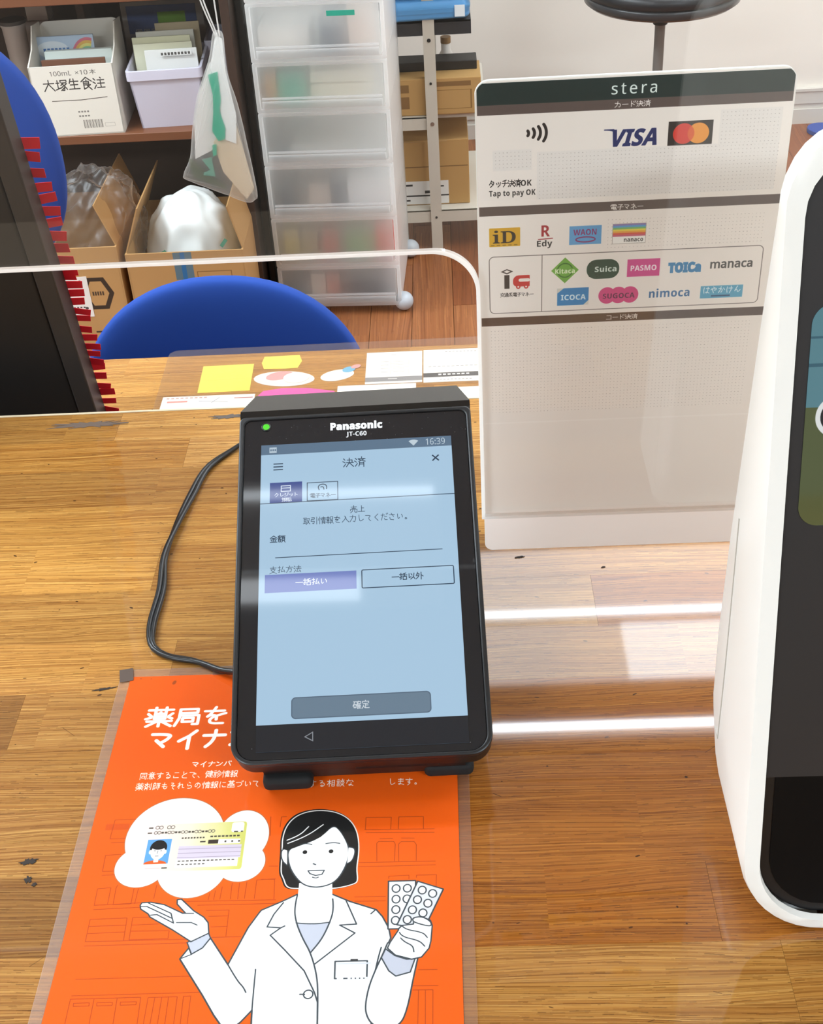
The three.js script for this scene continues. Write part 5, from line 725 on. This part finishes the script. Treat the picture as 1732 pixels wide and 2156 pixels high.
// ---------------------------------------------------------------- metal rack
{
  const steel = mat('#d3cbbd', 0.45), r = thing('metal_rack', 'pale steel angle rack with bolt holes behind the drawer tower', 'rack', [0.0, 0, -3.36]);
  const hole = mat('#1a1614', 0.8);
  for (const [x, z] of [[-0.035, 0.2], [-0.035, -0.2]]) { const p = mesh('post', flat([bx(x - 0.014, x + 0.014, 0.001, 0.95, z - 0.0015, z + 0.0015), bx(x - 0.014, x - 0.011, 0.001, 0.95, z - 0.03, z)]), steel, r); if (z > 0) for (const [y, m2, q] of [[0.541, hole, 0.0045], [0.438, hole, 0.003], [0.338, mat('#a8a29a', 0.3, { metalness: 0.8 }), 0.005], [0.092, hole, 0.003], [0.644, hole, 0.0045]]) mesh('bolt', cyl(q, q, 0.002, 16).rotateX(Math.PI / 2), m2, p, [x, y, z + 0.0018]); }
  const shelf = (y, x0, x1, m2 = steel) => mesh('shelf', flat([bx(x0, x1, y - 0.003, y, -0.2, 0.196), bx(x0, x1, y - 0.032, y, 0.193, 0.196)]), m2, r);
  shelf(0.109, -0.16, 0.13); shelf(0.354, -0.16, -0.03); mesh('shelf', bx(-0.16, 0.1, 0.334, 0.354, -0.2, 0.15), steel, r); shelf(0.583, -0.2, 0.066, mat('#2f3032', 0.5));
  const kraft = mat('#bd9358', 0.8);
  const face = (fn) => { const c = canvas(256, 256), x = c.getContext('2d'); x.fillStyle = '#bd9358'; x.fillRect(0, 0, 256, 256); fn(x); return std({ map: tex(c), roughness: 0.8 }); };
  const car = (label, x0, x1, y, h, z0, z1, fm) => { const b = thing('rack_carton', label, 'box', [(x0 + x1) / 2, y, (z0 + z1) / 2], 0, 'brown cartons on the metal rack'), w = x1 - x0, d = z1 - z0; mesh('carton', rbox(w, h, d, 0.002), kraft, b, [0, h / 2, 0]); mesh('printed_face', box(w - 0.006, h - 0.006, 0.0008), fm, b, [0, h / 2, d / 2 + 0.0004]); return b; };
  car('yellow brown carton with a framed print on the middle rack shelf', -0.15, 0.087, 0.3545, 0.09, -3.3, -3.175, face((x) => { x.strokeStyle = '#8a6430'; x.lineWidth = 4; x.strokeRect(136, 80, 96, 140); x.fillStyle = 'rgba(110,76,34,0.7)'; x.fillRect(136, 16, 96, 36); x.fillRect(4, 30, 60, 60); x.fillRect(4, 120, 60, 90); }));
  one('flat_black_box', rbox(0.225, 0.022, 0.06, 0.002), mat('#26211e', 0.5), 'flat black box lying on the yellow brown carton', 'box', [-0.033, 0.4558, -3.262]);
  car('brown carton with a white shipping label on the bottom rack shelf', -0.15, 0.053, 0.1095, 0.172, -3.5, -3.2, face((x) => { x.fillStyle = 'rgba(90,60,30,0.6)'; x.fillRect(0, 100, 256, 4); x.fillStyle = '#eae7e2'; x.fillRect(0, 160, 190, 96); x.fillStyle = '#3a3632'; x.fillRect(20, 172, 50, 8); x.fillRect(0, 218, 190, 6); x.fillRect(20, 236, 40, 7); x.fillRect(110, 200, 40, 12); x.fillRect(130, 180, 44, 6); }));
  const bp = thing('blue_package', 'light blue soft package with a white square label on the rack', 'package', [-0.03, 0.5835, -3.26]);
  const soft = (w, h, d, sd) => { const g = new RoundedBoxGeometry(w, h, d, 6, 0.02), P = g.attributes.position; for (let i = 0; i < P.count; i++) { const a = P.getX(i), b = P.getY(i), e = P.getZ(i); P.setXYZ(i, a + 0.004 * perlin.noise(b * 60, e * 20, sd), b + 0.006 * perlin.noise(a * 30, e * 24, sd + 4), e + 0.006 * perlin.noise(a * 26, b * 70, sd + 9)); } g.computeVertexNormals(); return g; };
  mesh('film', soft(0.19, 0.05, 0.22, 1), mat('#5b9fd8', 0.3), bp, [0, 0.028, 0]); mesh('white_label', rbox(0.024, 0.026, 0.001, 0.004), mat('#dfe3e6', 0.5), bp, [0.07, 0.026, 0.1135], [-0.15, 0, 0]);
  const bp2 = thing('blue_package', 'upper light blue package with a white corner on the rack', 'package', [-0.02, 0.643, -3.26]); mesh('film', soft(0.23, 0.05, 0.23, 7), mat('#66a8dd', 0.3), bp2, [0, 0.026, 0]); mesh('white_corner', new THREE.SphereGeometry(0.012, 16, 12), mat('#eef1f2', 0.4), bp2, [0.108, 0.006, 0.1]);
  const bt = thing('white_bottle', 'white bottle standing behind the steel rack post', 'bottle', [0.005, 0.3546, -3.36]); mesh('body', new THREE.LatheGeometry([[0.001, 0], [0.03, 0], [0.03, 0.07], [0.012, 0.1], [0.012, 0.12], [0.001, 0.12]].map((q) => new THREE.Vector2(...q)), 24), mat('#d6cec6', 0.4), bt); mesh('cap', cyl(0.013, 0.013, 0.015), mat('#8a6a44', 0.5), bt, [0, 0.126, 0]);
}
// ---------------------------------------------------------------- stool, slipper
{
  const s = thing('round_stool', 'round black padded stool by the pale wall', 'stool', [0.54, 0, -3.34]), dark = mat('#242427', 0.35), chrome = mat('#86827e', 0.3);
  mesh('seat', new THREE.LatheGeometry([[0.001, 0.632], [0.1, 0.632], [0.165, 0.625], [0.188, 0.612], [0.196, 0.596], [0.192, 0.583], [0.186, 0.579]].map((q) => new THREE.Vector2(...q)), 64), dark, s);
  mesh('seat_rim', new THREE.LatheGeometry([[0.186, 0.579], [0.192, 0.575], [0.19, 0.562], [0.178, 0.553], [0.05, 0.549], [0.001, 0.549]].map((q) => new THREE.Vector2(...q)), 64), mat('#3a3a3c', 0.25), s);
  mesh('post', cyl(0.013, 0.013, 0.5), chrome, s, [0, 0.3, 0]); mesh('collar', cyl(0.018, 0.018, 0.05), mat('#2b2826', 0.4), s, [0, 0.524, 0]);
  mesh('patch', new THREE.LatheGeometry([[0.15, 0], [0.166, -0.002], [0.18, -0.009], [0.181, -0.012], [0.166, -0.006], [0.15, -0.004]].map((q) => new THREE.Vector2(...q)), 20, 5.4, 0.7), mat('#b7a43c', 0.6), s, [0, 0.6275, 0]);
  for (let i = 0; i < 5; i++) { const l = mesh('base_arm', bx(0, 0.24, 0.05, 0.075, -0.014, 0.014), chrome, s, null, [0, i * 1.2566 + 0.4, 0]); mesh('caster', new THREE.CylinderGeometry(0.024, 0.024, 0.03, 18).rotateX(Math.PI / 2), mat('#1c1c1c', 0.5), l, [0.23, 0.025, 0]); }
  const sl = thing('slipper', 'bright blue slipper toe on the floor at the right edge of the photo', 'slipper', [1.165, 0, -3.79], 0.5); mesh('sole', ext(rshape(0.085, 0.24, 0.042), 0.014, 0.002).rotateX(-Math.PI / 2), mat('#26489a', 0.6), sl, [0, 0.0002, 0]); mesh('upper', new THREE.SphereGeometry(1, 32, 16, 0, Math.PI * 2, 0, Math.PI / 2).scale(0.042, 0.05, 0.075), mat('#2f55b0', 0.6), sl, [0, 0.0145, 0.04]);
}
renderer.render(scene, camera);
